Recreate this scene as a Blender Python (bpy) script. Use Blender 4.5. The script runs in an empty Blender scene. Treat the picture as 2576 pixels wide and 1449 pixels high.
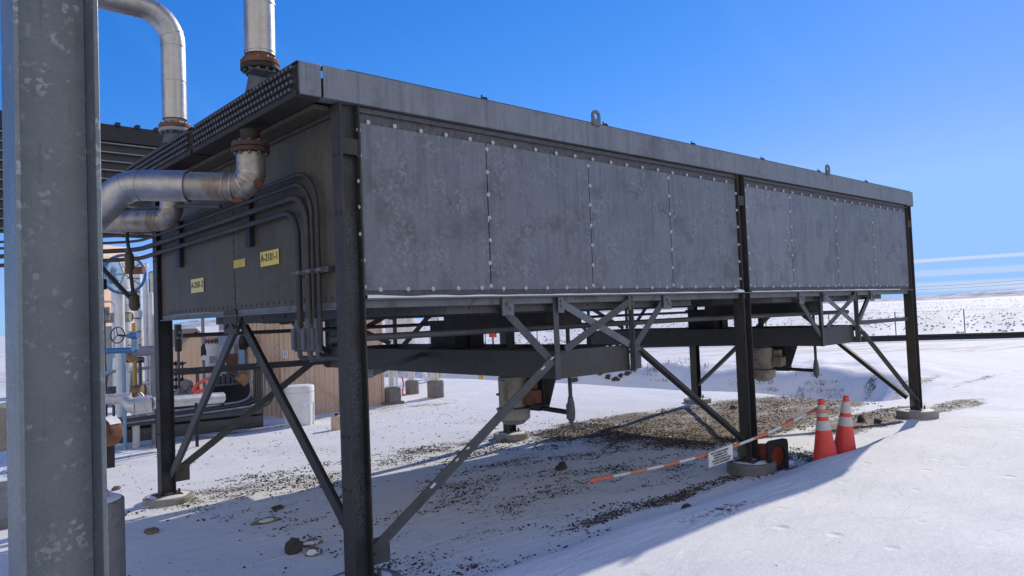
import bpy, math, random
from math import sin, cos, pi, radians, sqrt, atan2, hypot
from mathutils import Vector as V, Matrix, noise as mn
random.seed(7)
sc = bpy.context.scene
COL = sc.collection

# ------------------------------------------------------------------ camera
F, YAW, PIT, ROL = 1852.05, 0.732894308, 0.0371082231, -0.0400847790     # focal length in px of a 2576 px wide frame
CAM = V((-2.55238852, -4.49004572, 1.75455896))
def basis():
    cy, sy, cp, sp = cos(YAW), sin(YAW), cos(PIT), sin(PIT)
    f = V((sy*cp, cy*cp, sp)); r = V((cy, -sy, 0)); u = r.cross(f)
    cr, sr = cos(ROL), sin(ROL)
    return r*cr + u*sr, -r*sr + u*cr, f
CR, CU, CF = basis()
def ray(u, v): return CF + CR*((u-1288)/F) - CU*((v-724.5)/F)
def P(u, v, d): return CAM + ray(u, v)*d                     # survey point at a known distance
def onp(u, v, ax, val):
    d = ray(u, v); return CAM + d*((val-CAM[ax])/d[ax])
def PX(u, v, x): return onp(u, v, 0, x)
def PY(u, v, y): return onp(u, v, 1, y)
def PZ(u, v, z): return onp(u, v, 2, z)

# ------------------------------------------------------------------ materials
def mat(name): 
    m = bpy.data.materials.new(name); m.use_nodes = True
    nt = m.node_tree; b = nt.nodes['Principled BSDF']; return m, nt, b
def ln(nt, a, b): nt.links.new(a, b)
def coords(nt, scale=(1, 1, 1)):
    t = nt.nodes.new('ShaderNodeTexCoord'); mp = nt.nodes.new('ShaderNodeMapping'); mp.inputs['Scale'].default_value = scale
    ln(nt, t.outputs['Object'], mp.inputs['Vector']); return mp.outputs['Vector']
def noi(nt, vec, scale, detail=4, rough=.6, dist=0):
    n = nt.nodes.new('ShaderNodeTexNoise'); n.inputs['Scale'].default_value = scale; n.inputs['Detail'].default_value = detail
    n.inputs['Roughness'].default_value = rough; n.inputs['Distortion'].default_value = dist; ln(nt, vec, n.inputs['Vector']); return n.outputs['Fac']
def ramp(nt, fac, stops):
    r = nt.nodes.new('ShaderNodeValToRGB'); e = r.color_ramp.elements
    while len(e) < len(stops): e.new(.5)
    for el, (p, c) in zip(e, stops):
        el.position = p; el.color = (*c, 1) if hasattr(c, '__len__') else (c, c, c, 1)
    ln(nt, fac, r.inputs['Fac']); return r.outputs['Color']
def mix(nt, fac, a, b, mode='MIX'):
    m = nt.nodes.new('ShaderNodeMix'); m.data_type = 'RGBA'; m.blend_type = mode
    for s, i in ((fac, 0), (a, 6), (b, 7)):
        if hasattr(s, 'links') or hasattr(s, 'is_linked'): ln(nt, s, m.inputs[i])
        elif i == 0: m.inputs[0].default_value = s
        else: m.inputs[i].default_value = (*s, 1) if hasattr(s, '__len__') else (s, s, s, 1)
    return m.outputs[2]
def math_(nt, op, a, b=None, c=None):
    m = nt.nodes.new('ShaderNodeMath'); m.operation = op
    for i, s in enumerate((a, b, c)):
        if s is None: continue
        if hasattr(s, 'is_linked'): ln(nt, s, m.inputs[i])
        else: m.inputs[i].default_value = s
    return m.outputs[0]
def bump(nt, b, h, strength=.3, dist=.01):
    n = nt.nodes.new('ShaderNodeBump'); n.inputs['Strength'].default_value = strength; n.inputs['Distance'].default_value = dist
    ln(nt, h, n.inputs['Height']); ln(nt, n.outputs['Normal'], b.inputs['Normal'])

def weathered(name, c0, c1, c2=None, scale=6, rough=.6, metal=0., streak=0., spots=None, bmp=.15):
    """mottled painted / galvanised metal: c0-c1 mottle, optional stain colour c2, vertical streaks, pale spots"""
    m, nt, b = mat(name); v = coords(nt)
    n1 = noi(nt, v, scale, 6, .65); n2 = noi(nt, v, scale*7, 4, .7)
    f = math_(nt, 'MULTIPLY_ADD', n2, .35, math_(nt, 'MULTIPLY', n1, .65))
    c = ramp(nt, f, [(.36, c0), (.64, c1)])
    if streak:
        vs = coords(nt, (9, 9, .5)); s = noi(nt, vs, 2.2, 5, .6)
        c = mix(nt, math_(nt, 'MULTIPLY', ramp(nt, s, [(.5, 0.), (.72, 1.)]), streak), c, tuple(x*.5 for x in c0))
        vs2 = coords(nt, (14, 14, .9)); s2 = noi(nt, vs2, 1.7, 4, .6)
        c = mix(nt, math_(nt, 'MULTIPLY', ramp(nt, s2, [(.55, 0.), (.75, 1.)]), streak*.6), c, tuple(min(1, x*1.5) for x in c1))
    if c2:
        s = noi(nt, v, scale*.55, 7, .7, .4); c = mix(nt, ramp(nt, s, [(.52, 0.), (.66, .85)]), c, c2)
    if spots:
        vo = nt.nodes.new('ShaderNodeTexVoronoi'); vo.inputs['Scale'].default_value = spots[1]; vo.inputs['Randomness'].default_value = 1
        dm = nt.nodes.new('ShaderNodeMix'); 
        wv = nt.nodes.new('ShaderNodeTexNoise'); wv.inputs['Scale'].default_value = spots[1]*.8; ln(nt, v, wv.inputs['Vector'])
        va = nt.nodes.new('ShaderNodeVectorMath'); va.operation = 'MULTIPLY_ADD'; ln(nt, wv.outputs['Color'], va.inputs[0]); va.inputs[1].default_value = (.12*6/spots[1]*2,)*3; ln(nt, v, va.inputs[2])
        ln(nt, va.outputs[0], vo.inputs['Vector'])
        sep = nt.nodes.new('ShaderNodeSeparateColor'); ln(nt, vo.outputs['Color'], sep.inputs[0])
        sel = math_(nt, 'GREATER_THAN', sep.outputs[0], spots[2])
        gate = ramp(nt, noi(nt, v, scale*.7, 3, .5), [(.42, 0.), (.6, 1.)])
        c = mix(nt, math_(nt, 'MULTIPLY', math_(nt, 'MULTIPLY', sel, gate), .75), c, spots[0])
    ln(nt, c, b.inputs['Base Color']); b.inputs['Metallic'].default_value = metal
    ln(nt, ramp(nt, n1, [(.3, rough-.1), (.7, min(1, rough+.12))]), b.inputs['Roughness'])
    if bmp: bump(nt, b, f, bmp, .01)
    return m
def sheet_tone(m, amt):
    '''each sheet weathers a little differently'''
    nt = m.node_tree; b = nt.nodes['Principled BSDF']; src = b.inputs['Base Color'].links[0].from_socket
    oi = nt.nodes.new('ShaderNodeObjectInfo'); f = math_(nt, 'MULTIPLY_ADD', oi.outputs['Random'], amt, 1-amt/2)
    h = nt.nodes.new('ShaderNodeHueSaturation'); ln(nt, src, h.inputs['Color']); ln(nt, f, h.inputs['Value'])
    v = coords(nt); vo = nt.nodes.new('ShaderNodeTexVoronoi'); vo.feature = 'DISTANCE_TO_EDGE'; vo.inputs['Scale'].default_value = 6
    w_ = nt.nodes.new('ShaderNodeTexNoise'); w_.inputs['Scale'].default_value = 9; w_.inputs['Detail'].default_value = 5; ln(nt, v, w_.inputs['Vector'])
    va = nt.nodes.new('ShaderNodeVectorMath'); va.operation = 'MULTIPLY_ADD'; ln(nt, w_.outputs['Color'], va.inputs[0]); va.inputs[1].default_value = (.16,)*3; ln(nt, v, va.inputs[2]); ln(nt, va.outputs[0], vo.inputs['Vector'])
    line = ramp(nt, vo.outputs['Distance'], [(0, 1.), (.012, 0.)]); gate = ramp(nt, noi(nt, v, 2.3, 4, .7), [(.60, 0.), (.66, 1.)])
    c = mix(nt, math_(nt, 'MULTIPLY', math_(nt, 'MULTIPLY', line, gate), .7), h.outputs['Color'], (.03, .03, .033))
    vs = coords(nt, (26, 26, .8)); c = mix(nt, math_(nt, 'MULTIPLY', ramp(nt, noi(nt, vs, 1.3, 5, .65), [(.57, 0.), (.70, 1.)]), .35), c, (.07, .072, .078))
    ln(nt, c, b.inputs['Base Color'])
    b.inputs['Normal'].links and nt.links.remove(b.inputs['Normal'].links[0])
    big = noi(nt, v, 1.6, 2, .4); fin = noi(nt, v, 30, 4, .6)
    bump(nt, b, math_(nt, 'ADD', big, math_(nt, 'MULTIPLY', fin, .02)), .35, .05)
def plain(name, c, rough=.6, metal=0., var=.12, scale=14):
    return weathered(name, tuple(x*(1-var) for x in c), tuple(min(1, x*(1+var)) for x in c), None, scale, rough, metal, bmp=.06)

M = {}
def galv_mat():
    '''hot-dip galvanised steel: crystalline spangle, pale flakes, roll marks across the section, a few scratches'''
    m, nt, b = mat('new_galvanised_steel'); v = coords(nt)
    def cells(sc, warp):
        w_ = nt.nodes.new('ShaderNodeTexNoise'); w_.inputs['Scale'].default_value = sc*1.2; w_.inputs['Detail'].default_value = 3; ln(nt, v, w_.inputs['Vector'])
        va = nt.nodes.new('ShaderNodeVectorMath'); va.operation = 'MULTIPLY_ADD'; ln(nt, w_.outputs['Color'], va.inputs[0]); va.inputs[1].default_value = (warp,)*3; ln(nt, v, va.inputs[2])
        vo = nt.nodes.new('ShaderNodeTexVoronoi'); vo.inputs['Scale'].default_value = sc; ln(nt, va.outputs[0], vo.inputs['Vector'])
        sp_ = nt.nodes.new('ShaderNodeSeparateColor'); ln(nt, vo.outputs['Color'], sp_.inputs[0]); return sp_.outputs[0]
    a = cells(120, .012); d = cells(70, .022); n1 = noi(nt, v, 4, 6, .65)
    f = math_(nt, 'ADD', math_(nt, 'MULTIPLY', a, .25), math_(nt, 'MULTIPLY', n1, .75))
    c = ramp(nt, f, [(.25, (.11, .132, .148)), (.5, (.16, .186, .205)), (.75, (.205, .232, .25))])
    gate = ramp(nt, noi(nt, v, 7, 4, .6), [(.50, 0.), (.60, 1.)])
    c = mix(nt, math_(nt, 'MULTIPLY', math_(nt, 'MULTIPLY', math_(nt, 'GREATER_THAN', d, .82), gate), .75), c, (.33, .36, .375))
    vr = coords(nt, (1.5, 1.5, 60)); c = mix(nt, math_(nt, 'MULTIPLY', ramp(nt, noi(nt, vr, 1.5, 4, .7), [(.54, 0.), (.68, 1.)]), .35), c, (.20, .225, .245))
    vd = coords(nt, (40, 40, 2.2)); c = mix(nt, math_(nt, 'MULTIPLY', ramp(nt, noi(nt, vd, 1.2, 4, .7), [(.58, 0.), (.72, 1.)]), .4), c, (.065, .078, .09))
    ln(nt, c, b.inputs['Base Color']); b.inputs['Metallic'].default_value = .35; ln(nt, ramp(nt, a, [(0, .38), (1, .62)]), b.inputs['Roughness']); bump(nt, b, f, .08, .01); return m
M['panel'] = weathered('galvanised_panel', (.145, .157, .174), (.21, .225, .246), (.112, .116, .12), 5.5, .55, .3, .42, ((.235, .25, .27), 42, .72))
M['fascia'] = weathered('fascia_sheet', (.17, .183, .198), (.235, .248, .265), (.125, .118, .11), 2.8, .55, .25, .45)
sheet_tone(M['panel'], .30)
M['trim'] = weathered('spangled_trim', (.045, .045, .046), (.15, .15, .155), None, 26, .6, .3)
M['dark'] = weathered('weathered_steel', (.034, .031, .028), (.062, .056, .049), (.080, .060, .043), 5, .6, .25, .45)
M['web'] = weathered('spangled_web_steel', (.024, .026, .029), (.055, .059, .066), (.04, .036, .032), 6, .55, .3, .3, ((.10, .112, .13), 150, .62))
M['darkplain'] = weathered('dark_frame_steel', (.048, .047, .048), (.09, .088, .088), (.075, .058, .046), 4, .6, .25)
M['brace'] = weathered('brace_steel', (.066, .066, .067), (.115, .116, .118), (.085, .066, .05), 6, .6, .3, .2)
M['brace_pale'] = weathered('pale_galvanised_steel', (.125, .13, .136), (.20, .206, .215), (.10, .085, .07), 7, .55, .35, .2)
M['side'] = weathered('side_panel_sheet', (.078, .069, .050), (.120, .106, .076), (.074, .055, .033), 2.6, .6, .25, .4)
M['header'] = weathered('header_steel', (.020, .015, .012), (.045, .034, .026), (.07, .032, .015), 7, .75, .1)
M['plug'] = weathered('plug_steel', (.06, .055, .05), (.19, .18, .17), None, 40, .4, .5)
M['galv'] = galv_mat()
M['clad'] = weathered('aluminium_cladding', (.36, .345, .325), (.50, .485, .465), (.29, .26, .225), 3, .38, .85, .2, None, .2)
M['clad_stained'] = weathered('stained_cladding', (.26, .235, .20), (.42, .39, .345), (.20, .12, .06), 7, .42, .65, .3, None, .25)
M['clad_bright'] = weathered('dull_aluminium_cladding', (.52, .51, .49), (.66, .65, .63), (.40, .37, .33), 4, .4, .35, .2, None, .2)
M['rust'] = weathered('rusty_steel', (.11, .045, .025), (.24, .10, .055), (.05, .03, .025), 14, .85, .05)
M['rustdark'] = weathered('dark_rust', (.045, .028, .022), (.11, .06, .042), None, 14, .8, .1)
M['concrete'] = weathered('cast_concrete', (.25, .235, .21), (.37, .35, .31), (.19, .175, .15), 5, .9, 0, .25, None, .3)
M['concrete_dark'] = weathered('stained_shaded_concrete', (.15, .145, .135), (.25, .24, .225), (.10, .10, .095), 6, .9, 0, .3, None, .3)
M['washer'] = weathered('neoprene_washer', (.40, .41, .43), (.58, .59, .62), None, 60, .5)
M['black'] = plain('black_paint', (.016, .016, .018), .6)
M['belt'] = plain('black_guard_paint', (.020, .019, .020), .6)
M['orange'] = weathered('cone_orange', (.66, .050, .040), (.80, .070, .052), (.45, .055, .042), 6, .5, 0, .25, None, .05)
M['oranged'] = weathered('faded_cone_orange', (.26, .05, .025), (.38, .075, .035), (.14, .05, .035), 8, .6)
M['barorange'] = weathered('bar_orange', (.70, .17, .075), (.80, .24, .12), (.62, .30, .20), 9, .5)
M['barwhite'] = plain('bar_white', (.72, .73, .75), .4)
M['reflect'] = plain('reflective_band', (.50, .50, .48), .35)
M['white'] = weathered('white_paint', (.62, .62, .60), (.76, .76, .75), (.48, .46, .43), 4, .5, 0, .2)
M['drum'] = weathered('white_polyethylene', (.80, .80, .77), (.86, .86, .84), None, 3, .45, 0, .05)
M['tan'] = weathered('tan_siding', (.64, .445, .30), (.76, .55, .385), (.55, .385, .255), 2.2, .75, 0, .2)
M['tand'] = weathered('brown_trim', (.30, .215, .15), (.38, .28, .20), None, 4, .7)
M['blue'] = weathered('blue_paint', (.03, .12, .30), (.05, .18, .42), (.06, .12, .2), 9, .45)
M['bluepale'] = weathered('pale_blue_paint', (.16, .29, .42), (.25, .40, .55), None, 8, .5)
M['grey'] = weathered('grey_paint', (.20, .22, .24), (.30, .32, .34), (.2, .18, .16), 5, .55)
M['greyd'] = weathered('dark_grey_paint', (.06, .065, .072), (.12, .125, .135), None, 6, .6)
M['motor'] = weathered('motor_paint', (.24, .215, .175), (.36, .325, .27), (.13, .085, .055), 6, .6, 0, .25)
M['yellow'] = weathered('yellow_paint', (.50, .30, .05), (.62, .40, .08), (.33, .22, .07), 9, .6)
M['tag'] = weathered('yellow_tag', (.70, .54, .09), (.82, .64, .13), None, 9, .5)
M['tagpale'] = weathered('pale_yellow_tag', (.74, .60, .20), (.84, .70, .28), None, 9, .5)
M['tagfade'] = weathered('faded_yellow_tag', (.50, .40, .06), (.62, .50, .09), (.4, .34, .1), 14, .6)
M['ink'] = plain('black_lettering', (.02, .02, .02), .6)
M['signwhite'] = plain('white_sign_sheet', (.74, .74, .75), .45)
M['red'] = plain('red_paint', (.55, .04, .03), .5)
M['hose'] = plain('orange_red_hose', (.80, .12, .08), .5)
M['wood'] = weathered('grey_wood', (.16, .12, .09), (.26, .21, .16), None, 9, .85)
M['rock'] = weathered('field_rock', (.10, .085, .07), (.22, .19, .155), (.30, .28, .25), 9, .9, 0, 0, None, .6)
M['rockdark'] = weathered('dark_rock', (.035, .03, .03), (.10, .085, .075), None, 9, .9, 0, 0, None, .6)
M['weed'] = weathered('dry_weed', (.12, .085, .05), (.24, .17, .10), None, 20, .9)
M['sage'] = weathered('sagebrush', (.34, .34, .34), (.50, .50, .49), None, .6, .95)
M['glass'] = plain('dark_window_glass', (.012, .02, .024), .12)
M['wire'] = plain('steel_wire', (.16, .16, .17), .5, .3)
M['cable'] = plain('pale_cable', (.5, .49, .46), .6)
M['shelter'] = weathered('shelter_cladding', (.04, .041, .04), (.062, .063, .06), (.065, .055, .045), 1.5, .6, .3, .3)
M['bronze'] = weathered('bronze_valve', (.22, .13, .07), (.36, .23, .13), (.1, .07, .05), 12, .5, .5)

def snow_mat(name='packed_snow', b1=.25):
    m, nt, b = mat(name); v = coords(nt)
    n1 = noi(nt, v, 1.7, 5, .55); n2 = noi(nt, v, 16, 5, .6)
    c = ramp(nt, n1, [(.3, (.73, .733, .725)), (.7, (.80, .80, .79))]); ln(nt, c, b.inputs['Base Color'])
    b.inputs['Roughness'].default_value = .75; b.inputs['Specular IOR Level'].default_value = .25
    bump(nt, b, n2, b1, .03); return m
M['snow'] = snow_mat()

def ground_mat():
    m, nt, b = mat('snow_and_gravel'); v = coords(nt)
    at = nt.nodes.new('ShaderNodeAttribute'); at.attribute_name = 'gravel'
    g = at.outputs['Fac']
    # wind-laid patches: noise drawn out along the wind, plus pebble-size breakup
    vw = coords(nt, (1.0, 1.9, 1.0))
    big = noi(nt, vw, 1.5, 4, .55); mid = noi(nt, vw, 7, 4, .6); fine = noi(nt, v, 42, 3, .7)
    s = math_(nt, 'ADD', g, math_(nt, 'MULTIPLY', math_(nt, 'SUBTRACT', big, .5), 1.1))
    s = math_(nt, 'ADD', s, math_(nt, 'MULTIPLY', math_(nt, 'SUBTRACT', mid, .5), .8))
    s = math_(nt, 'ADD', s, math_(nt, 'MULTIPLY', math_(nt, 'SUBTRACT', fine, .5), 1.5))
    mask = ramp(nt, s, [(.50, 0.), (.57, 1.)])
    vo = nt.nodes.new('ShaderNodeTexVoronoi'); vo.inputs['Scale'].default_value = 38; ln(nt, v, vo.inputs['Vector'])
    sep = nt.nodes.new('ShaderNodeSeparateColor'); ln(nt, vo.outputs['Color'], sep.inputs[0])
    peb = ramp(nt, sep.outputs[0], [(0, (.05, .036, .026)), (.4, (.14, .10, .07)), (.7, (.22, .16, .11)), (1, (.36, .29, .22))])
    n1 = noi(nt, v, .8, 6, .6); 
    sn = ramp(nt, n1, [(.3, (.73, .733, .725)), (.7, (.80, .80, .79))])
    # tracks and slush of the yard road, far ground showing sage stubble
    at2 = nt.nodes.new('ShaderNodeAttribute'); at2.attribute_name = 'stubble'
    vs = coords(nt, (.55, .55, .55)); st = noi(nt, vs, 1.0, 6, .75)
    st2 = math_(nt, 'MULTIPLY', ramp(nt, st, [(.50, 0.), (.64, .75)]), at2.outputs['Fac'])
    sn = mix(nt, st2, sn, (.36, .35, .345))
    at3 = nt.nodes.new('ShaderNodeAttribute'); at3.attribute_name = 'tracks'
    tr = nt.nodes.new('ShaderNodeMapping'); tr.inputs['Rotation'].default_value = (0, 0, radians(57.4)); tr.inputs['Scale'].default_value = (.06, 1.6, 1)
    tc = nt.nodes.new('ShaderNodeTexCoord'); ln(nt, tc.outputs['Object'], tr.inputs['Vector'])
    tn = noi(nt, tr.outputs['Vector'], 1.4, 6, .7)
    sn = mix(nt, math_(nt, 'MULTIPLY', ramp(nt, tn, [(.47, 0.), (.60, .85)]), at3.outputs['Fac']), sn, (.36, .30, .25))
    thin = ramp(nt, g, [(.34, 1.), (.55, 0.)]); peb = mix(nt, thin, peb, mix(nt, .72, peb, (.03, .023, .018)))
    spk = nt.nodes.new('ShaderNodeTexVoronoi'); spk.inputs['Scale'].default_value = 120; ln(nt, v, spk.inputs['Vector'])
    sps = nt.nodes.new('ShaderNodeSeparateColor'); ln(nt, spk.outputs['Color'], sps.inputs[0])
    sn = mix(nt, math_(nt, 'MULTIPLY', math_(nt, 'GREATER_THAN', sps.outputs[0], .93), .8), sn, (.93, .93, .93)); sn = mix(nt, math_(nt, 'MULTIPLY', math_(nt, 'LESS_THAN', sps.outputs[1], .05), .30), sn, (.42, .42, .42))  # pale cells paint sparkle into the snow colour, dark ones are grit
    c = mix(nt, mask, sn, peb); ln(nt, c, b.inputs['Base Color'])
    b.inputs['Roughness'].default_value = .8; b.inputs['Specular IOR Level'].default_value = .25
    vr = nt.nodes.new('ShaderNodeMapping'); vr.inputs['Rotation'].default_value = (0, 0, radians(-14)); vr.inputs['Scale'].default_value = (.55, 2.4, 1)
    tcr = nt.nodes.new('ShaderNodeTexCoord'); ln(nt, tcr.outputs['Object'], vr.inputs['Vector'])
    rip = noi(nt, vr.outputs['Vector'], 3.2, 5, .6, .6)
    # boot prints and small wind-scoured lumps, in broken groups
    fp = nt.nodes.new('ShaderNodeTexVoronoi'); fp.inputs['Scale'].default_value = 3.4; fp.inputs['Randomness'].default_value = 1; ln(nt, v, fp.inputs['Vector'])
    fpm = math_(nt, 'MULTIPLY', ramp(nt, fp.outputs['Distance'], [(.05, 1.), (.22, 0.)]), ramp(nt, noi(nt, v, .55, 3, .5), [(.45, 0.), (.58, 1.)]))
    hs = math_(nt, 'ADD', math_(nt, 'MULTIPLY', rip, .9), math_(nt, 'ADD', math_(nt, 'MULTIPLY', noi(nt, v, 90, 3, .7), .10), math_(nt, 'MULTIPLY', fpm, -.45)))
    hp = math_(nt, 'MULTIPLY', math_(nt, 'SUBTRACT', .5, vo.outputs['Distance']), .5)
    h = nt.nodes.new('ShaderNodeMix'); h.data_type = 'FLOAT'; ln(nt, mask, h.inputs[0]); ln(nt, hs, h.inputs[2]); ln(nt, hp, h.inputs[3])
    bump(nt, b, h.outputs[0], .6, .05); return m
M['ground'] = ground_mat()

# ------------------------------------------------------------------ mesh builder
WORLD = {}                               # object -> world position of its origin
class MB:
    def __init__(s): s.v = []; s.f = []; s.m = []
    def add(s, vs, fs, mi=0):
        o = len(s.v); s.v += [V(p) for p in vs]; s.f += [tuple(i+o for i in f) for f in fs]; s.m += [mi]*len(fs); return s
    def box(s, a, b, mi=0):
        (x0, y0, z0), (x1, y1, z1) = a, b
        return s.add([(x0,y0,z0),(x1,y0,z0),(x1,y1,z0),(x0,y1,z0),(x0,y0,z1),(x1,y0,z1),(x1,y1,z1),(x0,y1,z1)],
                     [(0,3,2,1),(4,5,6,7),(0,1,5,4),(1,2,6,5),(2,3,7,6),(3,0,4,7)], mi)
    def bar(s, p0, p1, w, t, up=(0,0,1), off=(0,0), mi=0):
        """rectangular bar; w across (up x axis), t along up"""
        p0, p1 = V(p0), V(p1); a = (p1-p0).normalized(); x = V(up).cross(a)
        if x.length < 1e-4: x = V((1,0,0)).cross(a)
        x.normalize(); y = a.cross(x); vs = []
        for p in (p0, p1):
            for i, j in ((-1,-1),(1,-1),(1,1),(-1,1)): vs.append(p + x*(off[0]+i*w/2) + y*(off[1]+j*t/2))
        return s.add(vs, [(3,2,1,0),(4,5,6,7),(0,1,5,4),(1,2,6,5),(2,3,7,6),(3,0,4,7)], mi)
    def angle(s, p0, p1, w, t, up=(0,0,1), sx=1, sy=1, mi=0):
        """L profile"""
        s.bar(p0, p1, t, w, up, (0, sy*w/2), mi); s.bar(p0, p1, w-t, t, up, (sx*(w/2), sy*t/2), mi); return s
    def hsec(s, c, z0, z1, d, bf, tf, tw, mi=0, webmi=None):
        """H column, flanges facing +-X, web facing +-Y"""
        x, y = c
        for sg in (-1, 1):
            xa = x+sg*d/2; xb = xa-sg*tf; s.box((min(xa,xb), y-bf/2, z0), (max(xa,xb), y+bf/2, z1), mi)
        s.box((x-d/2+tf, y-tw/2, z0), (x+d/2-tf, y+tw/2, z1), mi if webmi is None else webmi); return s
    def channel(s, p0, p1, h, fl, t, side, mi=0):
        """C section standing upright, flanges to one side (a horizontal unit vector)"""
        p0, p1, side = V(p0), V(p1), V(side)
        s.bar(p0, p1, t, h, (0,0,1), (0, 0), mi)
        for z in (-h/2+t/2, h/2-t/2):
            o = side*(fl/2+t/2) + V((0,0,z)); s.bar(p0+o, p1+o, fl, t, (0,0,1), (0,0), mi)
        return s
    def tube(s, pts, r, n=16, cap=True, mi=0):
        pts = [V(p) for p in pts]; rs = r if hasattr(r, '__len__') else [r]*len(pts)
        t0 = (pts[1]-pts[0]).normalized(); x = t0.orthogonal().normalized(); vs = []; fs = []
        for i, p in enumerate(pts):
            if i == 0: t = t0
            elif i == len(pts)-1: t = (pts[i]-pts[i-1]).normalized()
            else:
                t = (pts[i+1]-pts[i]).normalized() + (pts[i]-pts[i-1]).normalized()
                t = t.normalized() if t.length > 1e-6 else t0
            x = (x - t*x.dot(t)).normalized(); y = t.cross(x)
            for k in range(n): a = 2*pi*k/n; vs.append(p + (x*cos(a)+y*sin(a))*rs[i])
        for i in range(len(pts)-1):
            for k in range(n): a, b = i*n+k, i*n+(k+1)%n; fs.append((a, b, b+n, a+n))
        if cap: fs += [tuple(range(n-1, -1, -1)), tuple(range((len(pts)-1)*n, len(pts)*n))]
        return s.add(vs, fs, mi)
    def cyl(s, p0, p1, r, n=24, r2=None, mi=0): return s.tube([p0, p1], [r, r if r2 is None else r2], n, True, mi)
    def lathe(s, c, prof, n=32, axis=(0,0,1), mi=0):
        """prof: (radius, height) along axis from c"""
        a = V(axis).normalized(); x = a.orthogonal().normalized(); y = a.cross(x); vs = []; fs = []
        for r, h in prof:
            for k in range(n): t = 2*pi*k/n; vs.append(V(c) + a*h + (x*cos(t)+y*sin(t))*max(r, 1e-4))
        for i in range(len(prof)-1):
            for k in range(n): p, q = i*n+k, i*n+(k+1)%n; fs.append((p, q, q+n, p+n))
        fs += [tuple(range(n-1, -1, -1)), tuple(range((len(prof)-1)*n, len(prof)*n))]
        return s.add(vs, fs, mi)
    def torus(s, c, R_, r, axis=(0,0,1), n=40, k=10, mi=0):
        a = V(axis).normalized(); x = a.orthogonal().normalized(); y = a.cross(x); vs = []; fs = []
        for i in range(n):
            t = 2*pi*i/n; d = x*cos(t)+y*sin(t)
            for j in range(k): q = 2*pi*j/k; vs.append(V(c)+d*(R_+r*cos(q))+a*(r*sin(q)))
        for i in range(n):
            for j in range(k): fs.append((i*k+j, ((i+1)%n)*k+j, ((i+1)%n)*k+(j+1)%k, i*k+(j+1)%k))
        return s.add(vs, fs, mi)
    def plate(s, pts, nrm, t, mi=0):
        """flat polygon with thickness"""
        n_ = V(nrm).normalized()*t; pts = [V(p) for p in pts]; k = len(pts)
        return s.add([p for p in pts]+[p+n_ for p in pts], [tuple(range(k-1,-1,-1)), tuple(range(k,2*k))]+[(i,(i+1)%k,(i+1)%k+k,i+k) for i in range(k)], mi)
    def blob(s, c, size, seed=0, rough=.25, n=2, mi=0):
        import bmesh
        bm = bmesh.new(); bmesh.ops.create_icosphere(bm, subdivisions=n, radius=1)
        vs = []
        for p in bm.verts:
            q = p.co.copy(); d = 1+rough*mn.noise(q*1.3+V((seed*7.1, seed*3.3, 0)))*1.6+rough*.5*mn.noise(q*3.1+V((seed, 0, seed)))
            vs.append(V(c)+V((q.x*size[0]*d, q.y*size[1]*d, q.z*size[2]*d)))
        fs = [tuple(x.index for x in f.verts) for f in bm.faces]; bm.free(); return s.add(vs, fs, mi)
    def build(s, name, ms, parent=None, origin=None, smooth=0, bevel=0):
        if origin is None: origin = WORLD[parent] if parent else V((0,0,0))
        origin = V(origin)
        me = bpy.data.meshes.new(name); me.from_pydata([tuple(p-origin) for p in s.v], [], s.f)
        ms = ms if isinstance(ms, (list, tuple)) else [ms]
        for m in ms: me.materials.append(M[m] if isinstance(m, str) else m)
        if len(ms) > 1: me.polygons.foreach_set('material_index', s.m)
        me.update(calc_edges=True)
        if smooth:
            me.polygons.foreach_set('use_smooth', [True]*len(me.polygons)); me.set_sharp_from_angle(angle=radians(smooth))
        o = bpy.data.objects.new(name, me); COL.objects.link(o); WORLD[o] = origin
        if parent: o.parent = parent; o.location = origin - WORLD[parent]
        else: o.location = origin
        if bevel:
            b = o.modifiers.new('edge', 'BEVEL'); b.width = bevel; b.segments = 1; b.limit_method = 'ANGLE'
        return o
def thing(name, loc, label, cat, group=None):
    o = bpy.data.objects.new(name, None); COL.objects.link(o); o.location = loc; o.empty_display_size = .2; WORLD[o] = V(loc)
    return tag(o, label, cat, group)
def tag(o, label, cat, group=None):
    o['label'] = label; o['category'] = cat
    if group: o['group'] = group
    return o
def kind(o, k, label=None, cat=None):
    o['kind'] = k
    if label: o['label'] = label
    if cat: o['category'] = cat
    return o
def arc(pts, r, n=8):
    """polyline with its corners rounded"""
    pts = [V(p) for p in pts]; out = [pts[0]]
    for i in range(1, len(pts)-1):
        a, b, c = pts[i-1], pts[i], pts[i+1]; u = (a-b).normalized(); w = (c-b).normalized()
        half = u.angle(w)/2; rr = r[i-1] if hasattr(r, '__len__') else r
        l = min(rr/math.tan(half), (a-b).length*.48, (c-b).length*.48) if half < pi/2-.01 else 0
        if l <= 0: out.append(b); continue
        s, e = b+u*l, b+w*l; rr = l*math.tan(half); ce = b + (u+w).normalized()*(rr/sin(half))
        v0, v1 = s-ce, e-ce; ang = v0.angle(v1)
        for k in range(n+1):
            t = k/n; out.append(ce + (v0*sin((1-t)*ang)+v1*sin(t*ang))/sin(ang) if ang > 1e-3 else s.lerp(e, t))
    out.append(pts[-1]); return out
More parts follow.
